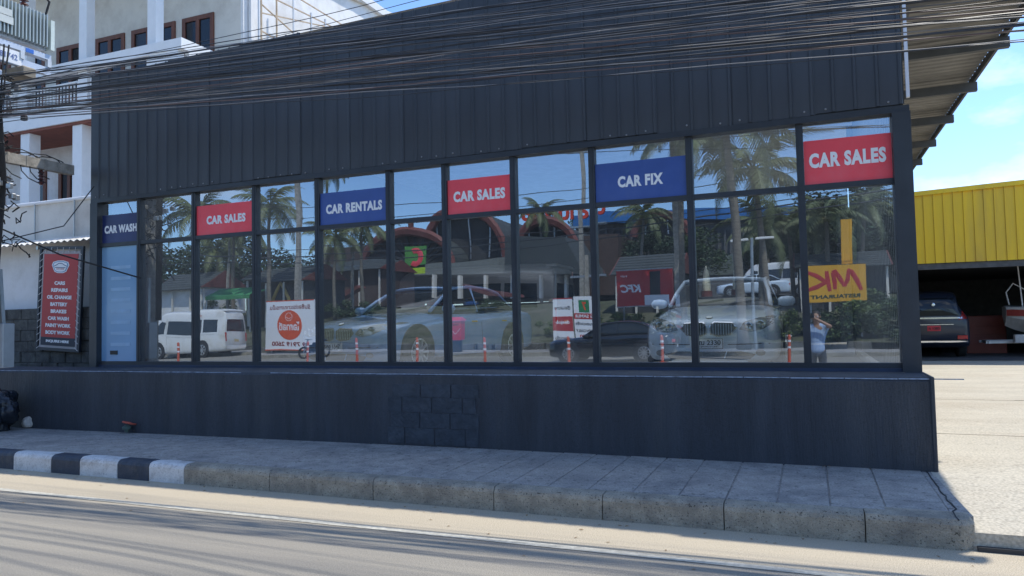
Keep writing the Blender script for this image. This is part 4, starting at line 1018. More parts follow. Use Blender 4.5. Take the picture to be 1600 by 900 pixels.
# roadside bollards
def bollard(loc,label,first=None):
    t=thing('lane_bollard',label,'bollard',loc,0,'orange lane bollards along the middle of the road')
    b=MB(); b.lathe((0,0,0),(0,0,1),[(.15,0),(.15,.03),(.055,.05),(.052,.95),(.02,1.0)],12); b.build('post',orange_pl,t)
    for z in (.52,.74): q=MB(); q.lathe((0,0,z),(0,0,1),[(.056,0),(.056,.07)],12); q.build('reflective_band',white_print,t)
    return t
b0=None
bs=[(273,'under the mirrored white minibus'),(484,'beside the mirrored orange circle board'),(560,'in the pane of the pale blue saloon plate'),(650,'in front of the pale blue saloon wheel'),(758,'in the pane with the red post box'),(888,'before the nose of the mirrored black car'),(1030,'left of the silver saloon with plate 2330'),(1233,'right of the silver saloon with plate 2330')]
for px,w_ in bs:
    p=MZ(px,565,0); p.y=-9.6; r_=ray(px,540); p.x=r_.x/r_.y*(2*GY+9.6)
    lb='orange lane bollard mirrored '+w_
    if b0 is None: b0=bollard((p.x,p.y,0),lb)
    else: o=dup(b0); o.location=(p.x,p.y,0); o['label']=lb
p=MZ(405,568,0); r_=ray(405,540); X_=r_.x/r_.y*(2*GY+8.6)
cn=thing('traffic_cone','wide orange traffic cone mirrored left of the orange circle board','cone',(X_,-8.6,0))
b=MB(); b.cbox(-.2,.2,-.2,.2,0,.04,.01); b.lathe((0,0,.04),(0,0,1),[(.15,0),(.03,.78)],16); b.build('cone_body',orange_pl,cn)
b=MB(); b.lathe((0,0,.42),(0,0,1),[(.096,0),(.08,.12)],16); b.build('reflective_band',white_print,cn)

# vehicles over there
vn=make_van('white high roof minibus driving left past the far kerb',(-34.48,-14.32,0),R(-97),white_car); vn.scale=(1,1.04,1.13)
text('side_print','TRANSPORT',.1,mat('pale_red_print',(.6,.25,.2),.6),vn,(-.91,3.6,1.95),rot=(R(90),0,R(-90)),width=.8,height=.10)
make_sedan('glossy black saloon driving left along the far lanes','car',(MY(868,540,27.6).x,-11.1,0),R(-92),black_car,detail=False,L=4.7)
def far_car(px,py,Yp,rz,paint,label,z=2.96):
    p=MY(px,py,Yp); return make_sedan(label,'car',(p.x,p.y,z),rz,paint,detail=False)
far_car(612,460,66,R(185),red_car,'dark red car parked left below the fan shaped gable')
far_car(676,460,66,R(170),mat('red_paint2',(.35,.02,.03),.2,coat=1),'brighter red car parked right below the fan shaped gable')
far_car(735,460,66,R(170),mat('blue_paint3',(.02,.08,.28),.2,coat=1),'blue car parked under the wide arched roof')
far_car(1118,455,52,R(-100),silver,'silver car parked on the rise behind the palm trunks')
p=MY(1160,455,54); make_van('white and blue minibus parked on the rise behind the palm trunks',(p.x,p.y,2.96),R(-80),white_car)
# motorbike
mo=thing('motorbike','parked dark motorbike on the far roadside before the orange circle board','motorbike',(MY(500,545,31).x,-14.4,0),R(-95))
b=MB()
for y in (-.62,.62): b.tube([(0,y+.28*math.cos(t*.35),.30+.28*math.sin(t*.35)) for t in range(19)],.05,8)
b.build('wheel',tyre_m,mo)
b=MB(); b.tube([(0,-.62,.3),(0,-.48,.75),(0,-.38,.98)],.035,6); b.tube([(-.3,-.34,1.0),(.3,-.34,1.0)],.018,6); b.tube([(0,.62,.3),(0,.1,.32),(0,-.1,.45)],.04,6); b.build('frame',steel,mo)
b=MB(); b.cbox(-.12,.12,-.35,.2,.35,.72,.05); b.cbox(-.15,.15,-.05,.68,.72,.84,.05); b.build('fairing',black_car,mo)

# signs
def board(name,label,cat,px0,px1,py0,py1,Yp,m_,legs=True,th=.12,gz=.15):
    a=MY(px0,(py0+py1)/2,Yp); c=MY(px1,(py0+py1)/2,Yp); xm=(px0+px1)/2
    zt=MY(xm,py0,Yp).z; zb=MY(xm,py1,Yp).z
    W_=abs(c.x-a.x); t=thing(name,label,cat,((a.x+c.x)/2,a.y,0),math.pi)
    box('board',m_,-W_/2,W_/2,0,th,zb,zt,t)
    if legs:
        for s_ in (-1,1): box('leg',steel,s_*W_*.4-.04,s_*W_*.4+.04,th+.001,th+.08,gz,zt-.1,t)
    return t,W_,zb,zt
t,w_,zb,zt=board('roadside_board','white roadside board with a big orange circle, Thai lettering and a phone number','sign',420,496,467,545,33.6,white_print)
h_=zt-zb; orng=mat('orange_print',(.75,.10,.03),.5)
box('border_strip',orng,-w_/2,w_/2,-.006,-.001,zb,zb+.05,t); box('border_strip',orng,-w_/2,w_/2,-.006,-.001,zt-.05,zt,t)
b=MB(); b.lathe((0,-.001,zb+h_*.50),(0,-1,0),[(h_*.30,0),(h_*.30,.008)],36); b.build('circle',orng,t)
text('lettering','โอกาสดี',.5,white_print,t,(0,-.012,zb+h_*.47),width=h_*.5,height=h_*.17,bold=.03)
text('lettering','รับซื้อประมาณการเป็น',.3,mat('dark_red_print',(.25,.02,.02),.5),t,(0,-.004,zt-h_*.13),width=w_*.85,height=h_*.10,bold=.02)
text('lettering','09 7919 2600',.3,mat('dark_red_print',(.25,.02,.02),.5),t,(0,-.004,zb+h_*.12),width=w_*.72,height=h_*.09,bold=.03)
b=MB(); b.tube([(.14*h_*math.cos(k*.4)*.6,-.012,zb+h_*.66+.14*h_*.6*math.sin(k*.4)) for k in range(17)],.012,5); b.tube([(-.06*h_,-.012,zb+h_*.65),(0,-.012,zb+h_*.615),(.06*h_,-.012,zb+h_*.65)],.012,5); b.build('emblem',white_print,t)
t,w_,zb,zt=board('restaurant_board','red restaurant board with white KFC letters on the far roadside','sign',959,1048,424,480,36,red_print,th=.35)
h_=zt-zb
text('lettering','KFC',.5,white_print,t,(w_*.24,-.004,zb+h_*.5),width=w_*.40,height=h_*.22,bold=.04,shear=.2)
text('lettering','ร้านไก่',.2,white_print,t,(w_*.36,-.004,zt-h_*.15),width=w_*.12,height=h_*.06)
box('pale_stripe',white_print,-w_*.44,-w_*.02,-.006,-.001,zb+.02,zb+h_*.30,t); box('dark_band',black_print,-w_*.30,-w_*.12,-.006,-.001,zb+h_*.302,zt-.1,t)
for z0,z1 in ((zb-.05,zb),(zt,zt+.05)): box('rim',steel,-w_/2,w_/2,-.02,.37,z0,z1,t)
t,w_,zb,zt=board('restaurant_board','yellow restaurant board with a red brush MK and dark RESTAURANT lettering','sign',1259,1358,413,470,36,mat('amber_board',(.78,.40,.02),.5,var=.08,scale=1),th=.35)
h_=zt-zb
def brush(pts,r): 
    b=MB(); n_=len(pts); b.tube([(w_*(u),-.004,zb+h_*v_) for u,v_ in pts],[r*(.5+.7*math.sin(math.pi*(i+.6)/(n_+.2))) for i in range(n_)],6); o=b.build('brush_stroke',mat('brush_red',(.5,.03,.03),.5),t); o.scale=(1,.1,1); return o
brush([(-.42,.30),(-.36,.55),(-.27,.80),(-.20,.86)],.10); brush([(-.22,.86),(-.20,.60),(-.14,.42)],.09); brush([(-.14,.42),(-.06,.66),(.02,.84),(.05,.80)],.10); brush([(.05,.8),(.02,.55),(.02,.35)],.09)
brush([(.14,.84),(.13,.6),(.10,.30)],.09); brush([(.44,.82),(.30,.72),(.14,.52)],.09); brush([(.16,.54),(.30,.42),(.45,.34)],.09)
text('lettering','RESTAURANT',.3,mat('board_green',(.01,.05,.03),.5),t,(0,-.004,zb+h_*.15),width=w_*.80,height=h_*.11,bold=.04)
t,w_,zb,zt=board('yellow_pylon','tall narrow yellow sign pylon rising above the yellow restaurant board','sign',1316,1334,338,411,36.4,mat('amber_board',(.78,.40,.02),.5),legs=False,th=.25)
box('post',steel,-.06,.06,.05,.15,.6,zb,t)
t,w_,zb,zt=board('upright_banner','upright banner with white ends and a red middle on the far pavement','banner',865,896,466,545,33,white_print,th=.03)
h_=zt-zb; box('red_field',red_print,-w_/2,w_/2,-.006,-.001,zb+h_*.34,zb+h_*.62,t); box('red_edge',red_print,-w_/2,w_/2,-.006,-.001,zb,zb+.05,t); box('red_edge',red_print,-w_/2,w_/2,-.006,-.001,zt-.05,zt,t)
text('lettering','เรียนสบาย',.3,black_print,t,(0,-.004,zb+h_*.80),width=w_*.8,height=h_*.08,bold=.02); text('lettering','deejob',.3,white_print,t,(0,-.008,zb+h_*.50),width=w_*.7,height=h_*.09,bold=.03); text('lettering','พนักงานขับ',.3,black_print,t,(0,-.004,zb+h_*.20),width=w_*.8,height=h_*.08,bold=.02)
t,w_,zb,zt=board('upright_banner','upright white banner with a green square and OPEN DAILY 22.00','banner',898,929,463,535,33,white_print,th=.03)
h_=zt-zb; box('green_square',mat('shop_green',(.02,.22,.08),.5),-w_*.25,w_*.25,-.006,-.001,zt-h_*.36,zt-h_*.08,t)
text('lettering','7',.3,mat('orange_print',(.75,.1,.03),.5),t,(0,-.009,zt-h_*.22),width=w_*.2,height=h_*.2,bold=.06)
box('red_strip',red_print,-w_/2,w_/2,-.006,-.001,zt-h_*.50,zt-h_*.38,t)
text('lettering','G SAMUI',.3,white_print,t,(0,-.008,zt-h_*.44),width=w_*.85,height=h_*.07,bold=.03); text('lettering','ร้านสะดวกซื้อ',.3,black_print,t,(0,-.004,zt-h_*.59),width=w_*.9,height=h_*.07)
text('lettering','OPEN DAILY',.3,black_print,t,(0,-.004,zt-h_*.74),width=w_*.9,height=h_*.06,bold=.02); text('lettering','22.00',.3,red_print,t,(0,-.004,zt-h_*.86),width=w_*.6,height=h_*.08,bold=.03)
# post box
p=MY(712,505,33); pb=thing('post_box','bright red post box on a stand on the far pavement','post box',(p.x,p.y,.15),math.pi)
redb=mat('post_red',(.6,.02,.03),.4,var=.05)
b=MB(); b.cbox(-.30,.30,0,.5,.55,1.55,.03); b.build('body',redb,pb)
b=MB(); b.add([(-.36,-.06,1.55),(.36,-.06,1.55),(.36,.56,1.55),(-.36,.56,1.55),(-.2,.12,1.75),(.2,.12,1.75),(.2,.38,1.75),(-.2,.38,1.75)],[(3,2,1,0),(4,5,6,7),(0,1,5,4),(1,2,6,5),(2,3,7,6),(3,0,4,7)]); b.build('cap',redb,pb)
box('slot',black_print,-.18,.18,-.01,-.001,1.32,1.36,pb); box('stand',plastic_black,-.2,.2,.1,.4,0,.549,pb)
b=MB(); b.tube([(-.28,-.008,1.15),(0,-.008,.85),(.28,-.008,1.15)],.015,5); b.build('white_chevron',white_print,pb)

# poles over there
def pole(px,py,Yp,r,label,hz=False,gz=.15,top=None):
    p=MY(px,py,Yp); t=thing('utility_pole',label,'pole',(p.x,p.y,gz)); zt=p.z if top is None else top
    b=MB(); b.add([(x*r,y*r,0) for x,y in ((-1,-1),(1,-1),(1,1),(-1,1))]+[(x*r*.65,y*r*.65,zt-gz) for x,y in ((-1,-1),(1,-1),(1,1),(-1,1))],[(3,2,1,0),(4,5,6,7)]+[(i,(i+1)%4,(i+1)%4+4,i+4) for i in range(4)])
    b.build('shaft',old_conc,t); box('crossarm',steel,-.9,.9,-.06,.06,zt-gz-1.2,zt-gz-1.08,t)
    for x_ in (-.8,0,.8): ins(t,x_,0,zt-gz-1.08,3,.05,.18)
    return t
pole(470,255,37,.17,'tall concrete pole mirrored above the orange circle board')
p=MY(475,330,37.2)
t=pole(1050,180,34,.19,'stout concrete pole with orange and black chevrons beside the red KFC board')
for k in range(4):
    z=.9+k*.22; b=MB(); b.add([(.196,.197,z),(-.196,.197,z+.12),(-.196,.197,z+.24),(.196,.197,z+.12)],[(0,1,2,3)]); b.build('chevron',orng if k%2==0 else black_print,t)
box('notice',white_print,-.15,.15,.19,.2,1.95,2.5,t)
pole(905,210,44,.15,'slim concrete pole mirrored left of the CAR FIX sign')
pole(362,330,42,.10,'thin pole mirrored between the white minibus and palms')
pole(553,300,46,.12,'thin pale pole mirrored over the pale blue saloon',top=7)
pole(917,400,38,.13,'short dark pole behind the white banner with the green square')
# street lamp
p=MY(1175,372,34); sl_=thing('street_lamp','double armed street lamp with flat pale heads behind the silver saloon','lamp',(p.x,p.y,.15))
b=MB(); b.tube([(0,0,0),(0,0,p.z-.15)],.07,8); b.build('post',steel,sl_)
for s_ in (-1,1): q=MB(); q.cbox(min(s_*.15,s_*.95),max(s_*.15,s_*.95),-.15,.15,p.z-.25,p.z-.15,.03); q.build('lamp_head',white_paint,sl_)
for i,(px,py) in enumerate(((1103,427),(1150,415))):
    p=MY(px,py,46); c=thing('lawn_marker','cream tusk shaped marker post '+('left of' if i==0 else 'right of')+' the thick palm trunk on the rise','post',(p.x,p.y,2.9))
    b=MB(); b.lathe((0,0,0),(0,0,1),[(.32,0),(.32,.35),(.05,.36)],12); b.build('base',red_trim,c); b=MB(); b.lathe((0,0,.36),(0,0,1),[(.22,0),(.24,.4),(.14,1.1),(.02,1.5)],12); b.build('tusk',mat('cream_paint',(.75,.7,.5),.6),c)

# buildings
def prismY(name,m_,poly,Yp,depth,par,org):
    pts=[MY(x,y,Yp) for x,y in poly]; b=MB(); b.prism([q-org for q in pts],(0,-depth,0)); return b.build(name,m_,par)
def archpts(x0,y0,xt,yt,x1,y1,n=14):
    o=[]
    for i in range(n+1):
        t=math.pi*i/n; c=math.cos(t); s_=math.sin(t); x=xt-(xt-x0)*c if c>0 else xt-(x1-xt)*c; yb=y0 if c>0 else y1
        o.append((x,yb+(yt-yb)*s_))
    return o
ml=thing('market_hall','long dark market hall with curved red edged gables and a fan pattern front','building',MY(640,460,62)); org=ml.location.copy()
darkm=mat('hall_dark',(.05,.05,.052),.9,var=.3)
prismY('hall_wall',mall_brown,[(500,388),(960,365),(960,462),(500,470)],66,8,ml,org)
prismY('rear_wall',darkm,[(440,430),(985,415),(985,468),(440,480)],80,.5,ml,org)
rid=0
for (x0,y0,xt,yt,x1,y1,Yp,nm) in ((572,415,640,362,706,412,61,'a'),(655,408,715,326,792,404,64,'b'),(808,390,852,344,902,398,63,'c'),(985,370,1030,335,1075,372,70,'d')):
    A=archpts(x0,y0,xt,yt,x1,y1); g=[MY(x,y,Yp)-org for x,y in A]
    f=MB(); f.tube(g,.42,6); f.build('fascia',red_trim,ml)
    b=MB(); n_=len(g); D_=12; vs=[q+Vector((0,.1,.1)) for q in g]+[q+Vector((0,-D_,.1)) for q in g]; vs+=[q+Vector((0,.1,-.15)) for q in g]+[q+Vector((0,-D_,-.15)) for q in g]
    fs=[]
    for i in range(n_-1): fs+=[(i,i+1,i+1+n_,i+n_),(2*n_+i,3*n_+i,3*n_+i+1,2*n_+i+1)]
    b.add(vs,fs); b.build('curved_roof',tile_grey,ml)
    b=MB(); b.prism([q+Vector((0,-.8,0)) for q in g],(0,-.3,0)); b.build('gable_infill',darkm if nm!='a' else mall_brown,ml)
    tb=MB()
    for i in range(2,n_-2,2): tb.bar((g[i].x,-.2+g[0].y,g[i].z),(g[i].x,-.2+g[0].y,g[0].z),.12)
    if nm=='a':
        c=MY(640,418,Yp)-org
        for i in range(1,n_-1,1): e_=MB(); q=g[i]; e_.bar(c+Vector((0,-.6,0)),q+Vector((0,-.6,0)),.22); e_.build('fan_ray',darkm,ml)
        fi=MB(); fi.tube([g[7],g[7]+Vector((0,0,.8)),g[7]+Vector((0,0,1.3))],[.2,.3,.03],8); fi.build('finial',red_trim,ml)
    else: tb.build('truss',steel,ml)
prismY('canopy',mat('pale_canopy',(.20,.21,.19),.7),[(585,420),(880,395),(880,425),(585,432)],59,5,ml,org)
prismY('tiled_roof',tile_grey,[(790,368),(880,368),(915,430),(790,425)],57,6,ml,org)
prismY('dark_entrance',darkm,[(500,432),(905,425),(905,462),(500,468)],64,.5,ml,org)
for x in range(505,930,42): prismY('column',cream_wall,[(x,430),(x+4,430),(x+4,466),(x,466)],58,.5,ml,org)
prismY('eave_flare',red_trim,[(505,476),(520,466),(562,448),(566,452),(540,466),(508,481)],50,1.0,ml,org)
prismY('eave_flare',red_trim,[(722,444),(760,452),(810,460),(812,464),(765,462),(724,450)],50,1.0,ml,org)
# green sign on gable a
p0=MY(628,384,59); p1=MY(662,428,59); gs=thing('hanging_sign','green hanging shop sign with a red C shape on the fan pattern gable','sign',((p0.x+p1.x)/2,p0.y,p1.z),math.pi)
w_=abs(p1.x-p0.x); h_=p0.z-p1.z
box('board',mat('sign_green',(.10,.30,.06),.5),-w_/2,w_/2,0,.1,h_*.22,h_,gs); box('lower_strip',mat('lime_strip',(.50,.70,.03),.5),-w_/2,w_/2,-.004,.1,0,h_*.215,gs)
b=MB(); cpts=[(math.cos(t)*w_*.26-.0,-.02,h_*.60+math.sin(t)*h_*.25) for t in [R(60+i*14) for i in range(19)]]; b.tube(cpts,w_*.12,8); c_=b.build('letter_c',red_sign,gs); c_.scale=(1,.15,1)
# long hall with blue roof edge and red lettering on the right
lh=thing('long_hall','long grey ribbed hall with a blue roof edge beyond the palms','building',MY(1090,460,74)); org=lh.location.copy()
prismY('wall',mat('hall_grey',(.12,.12,.12),.8,var=.2,streak=True),[(900,352),(1450,336),(1450,468),(900,472)],74,20,lh,org)
prismY('blue_roof_edge',mat('roof_blue',(.03,.17,.45),.5),[(895,336),(1262,318),(1262,334),(895,352)],73,3,lh,org)
for x in range(910,1260,10): prismY('rib',mat('rib_grey',(.12,.12,.12),.8),[(x,354),(x+3,354),(x+3,420),(x,420)],73.6,.3,lh,org)
prismY('porch_band',mat('porch_green_grey',(.16,.19,.18),.8),[(1075,400),(1262,390),(1262,425),(1075,432)],64,3,lh,org)
for x in (1172,): prismY('red_column',red_trim,[(x,360),(x+9,360),(x+9,440),(x,440)],62,.8,lh,org)
p0=MY(815,335,70); p1=MY(942,330,70)
rt=thing('roof_lettering','large red Thai letters standing on the hall roof','sign',((p0.x+p1.x)/2,p0.y,p0.z-1.4),math.pi)
text('letters','ตลาดสมุย',2,mat('letter_red',(.7,.05,.02),.5),rt,(0,0,1.0),width=abs(p1.x-p0.x),height=2.0,bold=.03,ext=.15)
b=MB(); b.bar((-abs(p1.x-p0.x)/2,.2,-.2),(abs(p1.x-p0.x)/2,.2,-.2),.2); b.build('rail',steel,rt)
# small tiled roofs
def hut(label,x0,x1,yr0,yr1,yb,Yp,wallm,par=None,gold=False):
    a=MY(x0,yb,Yp); c=MY(x1,yb,Yp); zt=MY((x0+x1)/2,yr0,Yp).z; ze=MY((x0+x1)/2,yr1,Yp).z
    t=thing('shop_house',label,'building',((a.x+c.x)/2,a.y,.6)); w_=abs(c.x-a.x)/2; ze-=.6; zt-=.6
    box('wall',wallm,-w_*.94,w_*.94,-5,-.4,0,ze,t)
    b=MB(); n_=7
    for k in range(n_):
        f0=k/n_; f1=(k+1)/n_; y0=.2-f0*2.6; y1=.2-f1*2.6; z0=ze+(zt-ze)*f0; z1=ze+(zt-ze)*f1
        b.add([(-w_,y0,z0+.05),(w_,y0,z0+.05),(w_,y1,z1),(-w_,y1,z1),(-w_,y0,z0-.03),(w_,y0,z0-.03)],[(0,1,2,3),(0,4,5,1)])
    b.add([(-w_,-2.4,zt),(w_,-2.4,zt),(w_,-5.2,ze),(-w_,-5.2,ze)],[(0,1,2,3)]); b.build('tiled_roof',tile_grey,t)
    for s_ in (-1,1):
        q=MB(); q.prism([(s_*w_,.2,ze),(s_*w_,-2.4,zt),(s_*w_,-5.2,ze)],(s_*.08,0,0)); q.build('gable',red_trim,t)
    for i in range(4): box('post',cream_wall,-w_*.9+i*w_*.6,-w_*.9+i*w_*.6+.12,-.2,-.08,0,ze-.05,t)
    if gold:
        b=MB(); b.tube([(x_*1.0+.45,-.3,2.6+z_) for x_,z_ in ((-.9,-.2),(-.75,.5),(-.3,1.2),(0,1.6),(.3,1.2),(.75,.5),(.9,-.2),(0,-.45),(-.9,-.2))],.13,6); b.build('gold_arch',mat('gold_paint',(.55,.38,.10),.5),t)
    return t
hut('dark shop house with a gold pointed arch emblem above the orange circle board',385,480,412,438,500,42,darkm,gold=True)
hut('tiled shop house behind the red KFC board',952,1062,396,430,495,43,darkm)
hut('wide tiled shop house behind the yellow restaurant board',1245,1400,388,416,480,43,darkm)
hut('pale walled shop house with grey roof behind the white minibus',232,322,424,452,510,44,white_wall)
hut('brown shop house under the palms between the pale pole and the saloon',500,600,405,425,480,52,mall_brown)
p0=MY(325,460,40); p1=MY(396,460,40)
aw=thing('green_awning','green scalloped awning above the white minibus roof','awning',((p0.x+p1.x)/2,p0.y,0)); w_=abs(p1.x-p0.x)/2
b=MB(); b.add([(-w_,0,p0.z-.25),(w_,0,p0.z-.25),(w_,-1.6,p0.z+.35),(-w_,-1.6,p0.z+.35),(-w_,0,p0.z-.5),(w_,0,p0.z-.5)],[(0,1,2,3),(0,4,5,1)]); b.build('canvas',mat('awning_green',(.05,.25,.09),.7),aw)
for s_ in (-1,1): box('post',steel,s_*w_*.95-.04,s_*w_*.95+.04,-.1,0,.6,p0.z-.5,aw)

# ---- palms
def frond_mesh(i):
    q=random.Random(40+i); b=MB(); L=3.3+q.random()*.5; droop=.55+.35*q.random(); n_=13; P=[]
    for k in range(n_): t=k/(n_-1); P.append(Vector((L*t*(1-.18*t*t),0,L*(.42*t-droop*t*t*1.05))))
    b.tube(P,[.045*(1-.85*k/(n_-1)) for k in range(n_)],4,mi=0)
    for k in range(30):
        t=.12+.86*k/29; f=t*(n_-1); i0=min(int(f),n_-2); p=P[i0].lerp(P[i0+1],f-i0); d=(P[i0+1]-P[i0]).normalized()
        ll=(.30+.75*math.sin(math.pi*min(1,t*1.05))**.7)*.85*(1-.3*t)
        for s_ in (-1,1):
            dr=Vector((d.x*.55,s_*.75,-.35-.35*q.random()+d.z*.3)).normalized(); w_=d*.045
            m1=p+dr*ll*.55+Vector((0,0,.02)); e_=p+dr*ll+Vector((0,0,-.28*ll))
            b.add([p-w_,p+w_,m1+w_*.9,m1-w_*.9,e_],[(0,1,2,3),(3,2,4)],mi=0)
    o=b.build('frond',foliage_a); me=o.data; bpy.data.objects.remove(o); return me
FM=[frond_mesh(i) for i in range(4)]
def palm(px,py,Yp,label,gz=None,s_=1.0,pxb=None,nf=17):
    p=MY(px,py,Yp); pb=MY(pxb or px+rnd.uniform(-6,6),py,Yp)
    gz=slope_z(pb.x,p.y) if gz is None and p.y>-33 else (gz if gz is not None else 2.9)
    t=thing('palm_tree',label,'palm',(pb.x,p.y,gz-.1),0,'coconut palms across the road'); H_=p.z-gz+.1
    b=MB(); n_=14; dx=p.x-pb.x; pts=[(dx*(k/n_)**1.6,.2*math.sin(k/n_*3),H_*k/n_) for k in range(n_+1)]
    b.tube(pts,[(.165-.06*k/n_+(.08 if k==0 else 0)+.012*(k%2))*s_ for k in range(n_+1)],9); b.build('trunk',bark,t,smooth=True)
    top=Vector(pts[-1])
    for k in range(nf):
        f=bpy.data.objects.new('frond',FM[k%4]); C.objects.link(f); f.parent=t; f.location=top
        el=R(62-88*(k/nf)**.8+rnd.uniform(-8,8)); f.rotation_euler=(rnd.uniform(-.2,.2),-el+R(10),k*2.4+rnd.uniform(-.25,.25)); z_=s_*(.85+.25*rnd.random()); f.scale=(z_,z_,z_)
    b=MB(); 
    for k in range(7): a=k*.9; b.lathe(top+Vector((.25*math.cos(a),.25*math.sin(a),-.2)),(0,0,1),[(.02,-.13),(.11,-.06),(.13,.03),(.06,.12)],8)
    b.build('coconuts',mat('coconut',(.20,.17,.06),.7),t); return t
PL=[(312,338,38,'leftmost palm, its fronds reaching over the blue pane beside the first pole',1.0),
 (372,352,43,'palm behind the left CAR SALES sign',1.0),(428,322,40,'palm whose crown stands in the pane left of CAR RENTALS',.95),(345,392,47,'low crowned palm right of the pale shop house',.9),
 (508,258,52,'tall palm rising behind the CAR RENTALS sign',.9),(528,372,44,'short palm left of the fan pattern gable',.8),(567,350,46,'palm with a straight trunk next to the fan pattern gable',.9),
 (1062,205,33,'palm whose crown hangs behind the stout chevron pole',.9),(1132,178,29,'nearest and thickest palm, crown in the tall top pane right of CAR FIX',1.15),
 (1176,262,36,'palm crown standing right beside the nearest palm',1.05),(1192,352,44,'lower palm behind the street lamp',.9),(1232,350,46,'palm left of the yellow restaurant board with drooping crown',.9),
 (1292,335,44,'palm directly above the yellow restaurant board',.9),(1000,335,56,'distant palm above the tiled roof by the red board',.9),(845,330,60,'distant palm above the small red edged gable',.8),(1352,320,48,'palm behind the ribbed side wall pane on the far right',.9)]
for px,py,Yp,lb,s_ in PL: palm(px,py,Yp,lb,s_=s_,pxb={1132:1150,1176:1196}.get(px))

# ---- broadleaf trees and shrubs
def leafball(seed,n_,rad,leaf,clumps):
    q=random.Random(seed); b=MB(); cs_=[(Vector((q.gauss(0,.42),q.gauss(0,.42),q.gauss(0,.36))),q.uniform(.22,.42)) for _ in range(clumps)]
    vs=[]; fs=[]
    for _ in range(n_):
        c,r_=q.choice(cs_); d=Vector((q.gauss(0,1),q.gauss(0,1),q.gauss(0,1))).normalized()*r_*(q.random()**.4); p=(c+d)*rad
        a=Vector((q.gauss(0,1),q.gauss(0,1),q.gauss(0,.6))).normalized()*leaf*q.uniform(.6,1.3); w_=a.cross(Vector((q.gauss(0,1),q.gauss(0,1),q.gauss(0,1)))).normalized()*leaf*.35
        o=len(vs); vs+=[p,p+a*.5+w_,p+a,p+a*.5-w_]; fs.append((o,o+1,o+2,o+3))
    b.add(vs,fs); return b
def lmesh(seed,n_,rad,leaf,clumps,m_): o=leafball(seed,n_,rad,leaf,clumps).build('crown',m_); me=o.data; bpy.data.objects.remove(o); return me
TM=[lmesh(3,5200,1.0,.085,16,foliage_c),lmesh(4,5200,1.0,.085,20,foliage_b),lmesh(5,4200,1.0,.09,12,foliage_c)]
SM=[lmesh(13,1500,1.0,.14,9,foliage_b),lmesh(14,1500,1.0,.15,8,mat('bright_leaf',(.10,.14,.03),.6,var=.4))]
def tree(px,py,Yp,r_,label,k):
    p=MY(px,py,Yp); t=thing('leafy_tree',label,'tree',(p.x,p.y,2.8),0,'broadleaf trees across the road')
    b=MB(); b.tube([(0,0,0),(.1,0,(p.z-2.8)*.5),(0,.1,p.z-2.8)],[.28,.2,.1],8)
    for a in range(4): b.tube([(0,0,(p.z-2.8)*.55),(math.cos(a*1.6)*r_*.5,math.sin(a*1.6)*r_*.5,(p.z-2.8)*.95)],[.12,.04],6)
    b.build('trunk',bark,t)
    c=bpy.data.objects.new('crown',TM[k%3]); C.objects.link(c); c.parent=t; c.location=(0,0,p.z-2.8); c.scale=(r_*1.2,r_*1.1,r_*.85); c.rotation_euler=(0,0,rnd.uniform(0,6))
for px,py,Yp,r_,lb,k in ((250,432,56,4.2,'dark tree left of the pale shop house',0),(322,425,60,4.5,'wide tree behind the left CAR SALES pane',1),(400,425,62,4,'tree between the two leftmost tall palms',2),(462,432,60,3.6,'tree behind the tall concrete pole',0),
    (535,428,70,4,'tree behind the short palm near the fan gable',1),(858,380,80,2.8,'tree above the small red edged gable',1),(935,385,84,2.6,'tree right of the slim pole',1),(1010,395,66,2.6,'tree above the tiled roof by the red board',0),(1085,400,60,2.6,'tree right of the stout chevron pole',1),
    (1200,395,62,2.8,'tree behind the street lamp and low palm',0),(1262,375,58,3.4,'tree left of the yellow pylon',2),(1330,370,60,4.4,'tall dark tree right of the yellow pylon',0),(1395,365,62,4.6,'rightmost dark tree behind the ribbed side wall pane',1),(1440,370,60,4.6,'dark tree just past the right post of the glass front',2),
    (180,425,60,4.5,'dark tree mirrored behind the pale display panel',0)): tree(px,py,Yp,r_,lb,k)
def shrub(px,py,Yp,r_,label,k,zs=.8):
    p=MY(px,py,Yp); o=bpy.data.objects.new('shrub',SM[k%2]); C.objects.link(o); gz=slope_z(p.x,p.y)+.1 if p.y>-33 else 3
    o.location=(p.x,p.y,gz+r_*zs*.55); o.scale=(r_*1.25,r_,r_*zs); o.rotation_euler=(0,0,rnd.uniform(0,6)); tag(o,label,'shrub','shrubs on the grass slope')
for i,(px,py,Yp,r_,k,lb) in enumerate(((950,490,36.5,.9,1,'shrub under the left end of the red KFC board'),(985,492,36.8,.8,0,'shrub under the middle of the red KFC board'),(1020,495,36.4,.9,1,'shrub between the red KFC board and the chevron pole'),
    (1080,480,38,.8,0,'shrub right of the chevron pole'),(1215,485,37,1.0,0,'shrub behind the silver saloon mirror'),(1240,500,36.4,.9,1,'shrub left of the photographer'),(1300,505,36.5,1.1,0,'shrub right of the photographer'),(1330,500,36.2,1.3,0,'large dark shrub below the yellow restaurant board'),
    (1360,505,36.4,1.3,1,'shrub at the right foot of the yellow restaurant board'),(1392,500,36.6,1.4,0,'shrub in the last pane by the ribbed side wall'),(1345,470,40,1.2,1,'shrub higher on the slope below the yellow pylon'),(1385,465,41,1.2,0,'shrub highest on the slope at the far right'),
    (535,475,44,1.2,0,'dark shrub above the bonnet of the pale blue saloon'),(575,478,44,1.1,0,'dark shrub over the headlight of the pale blue saloon'),(355,440,46,1.2,1,'light green shrub above the green awning'),(860,480,37,.6,1,'shrub behind the banner with the red middle'),(770,460,46,.8,0,'shrub below the wide arched roof'))): shrub(px,py,Yp,r_,lb,k)

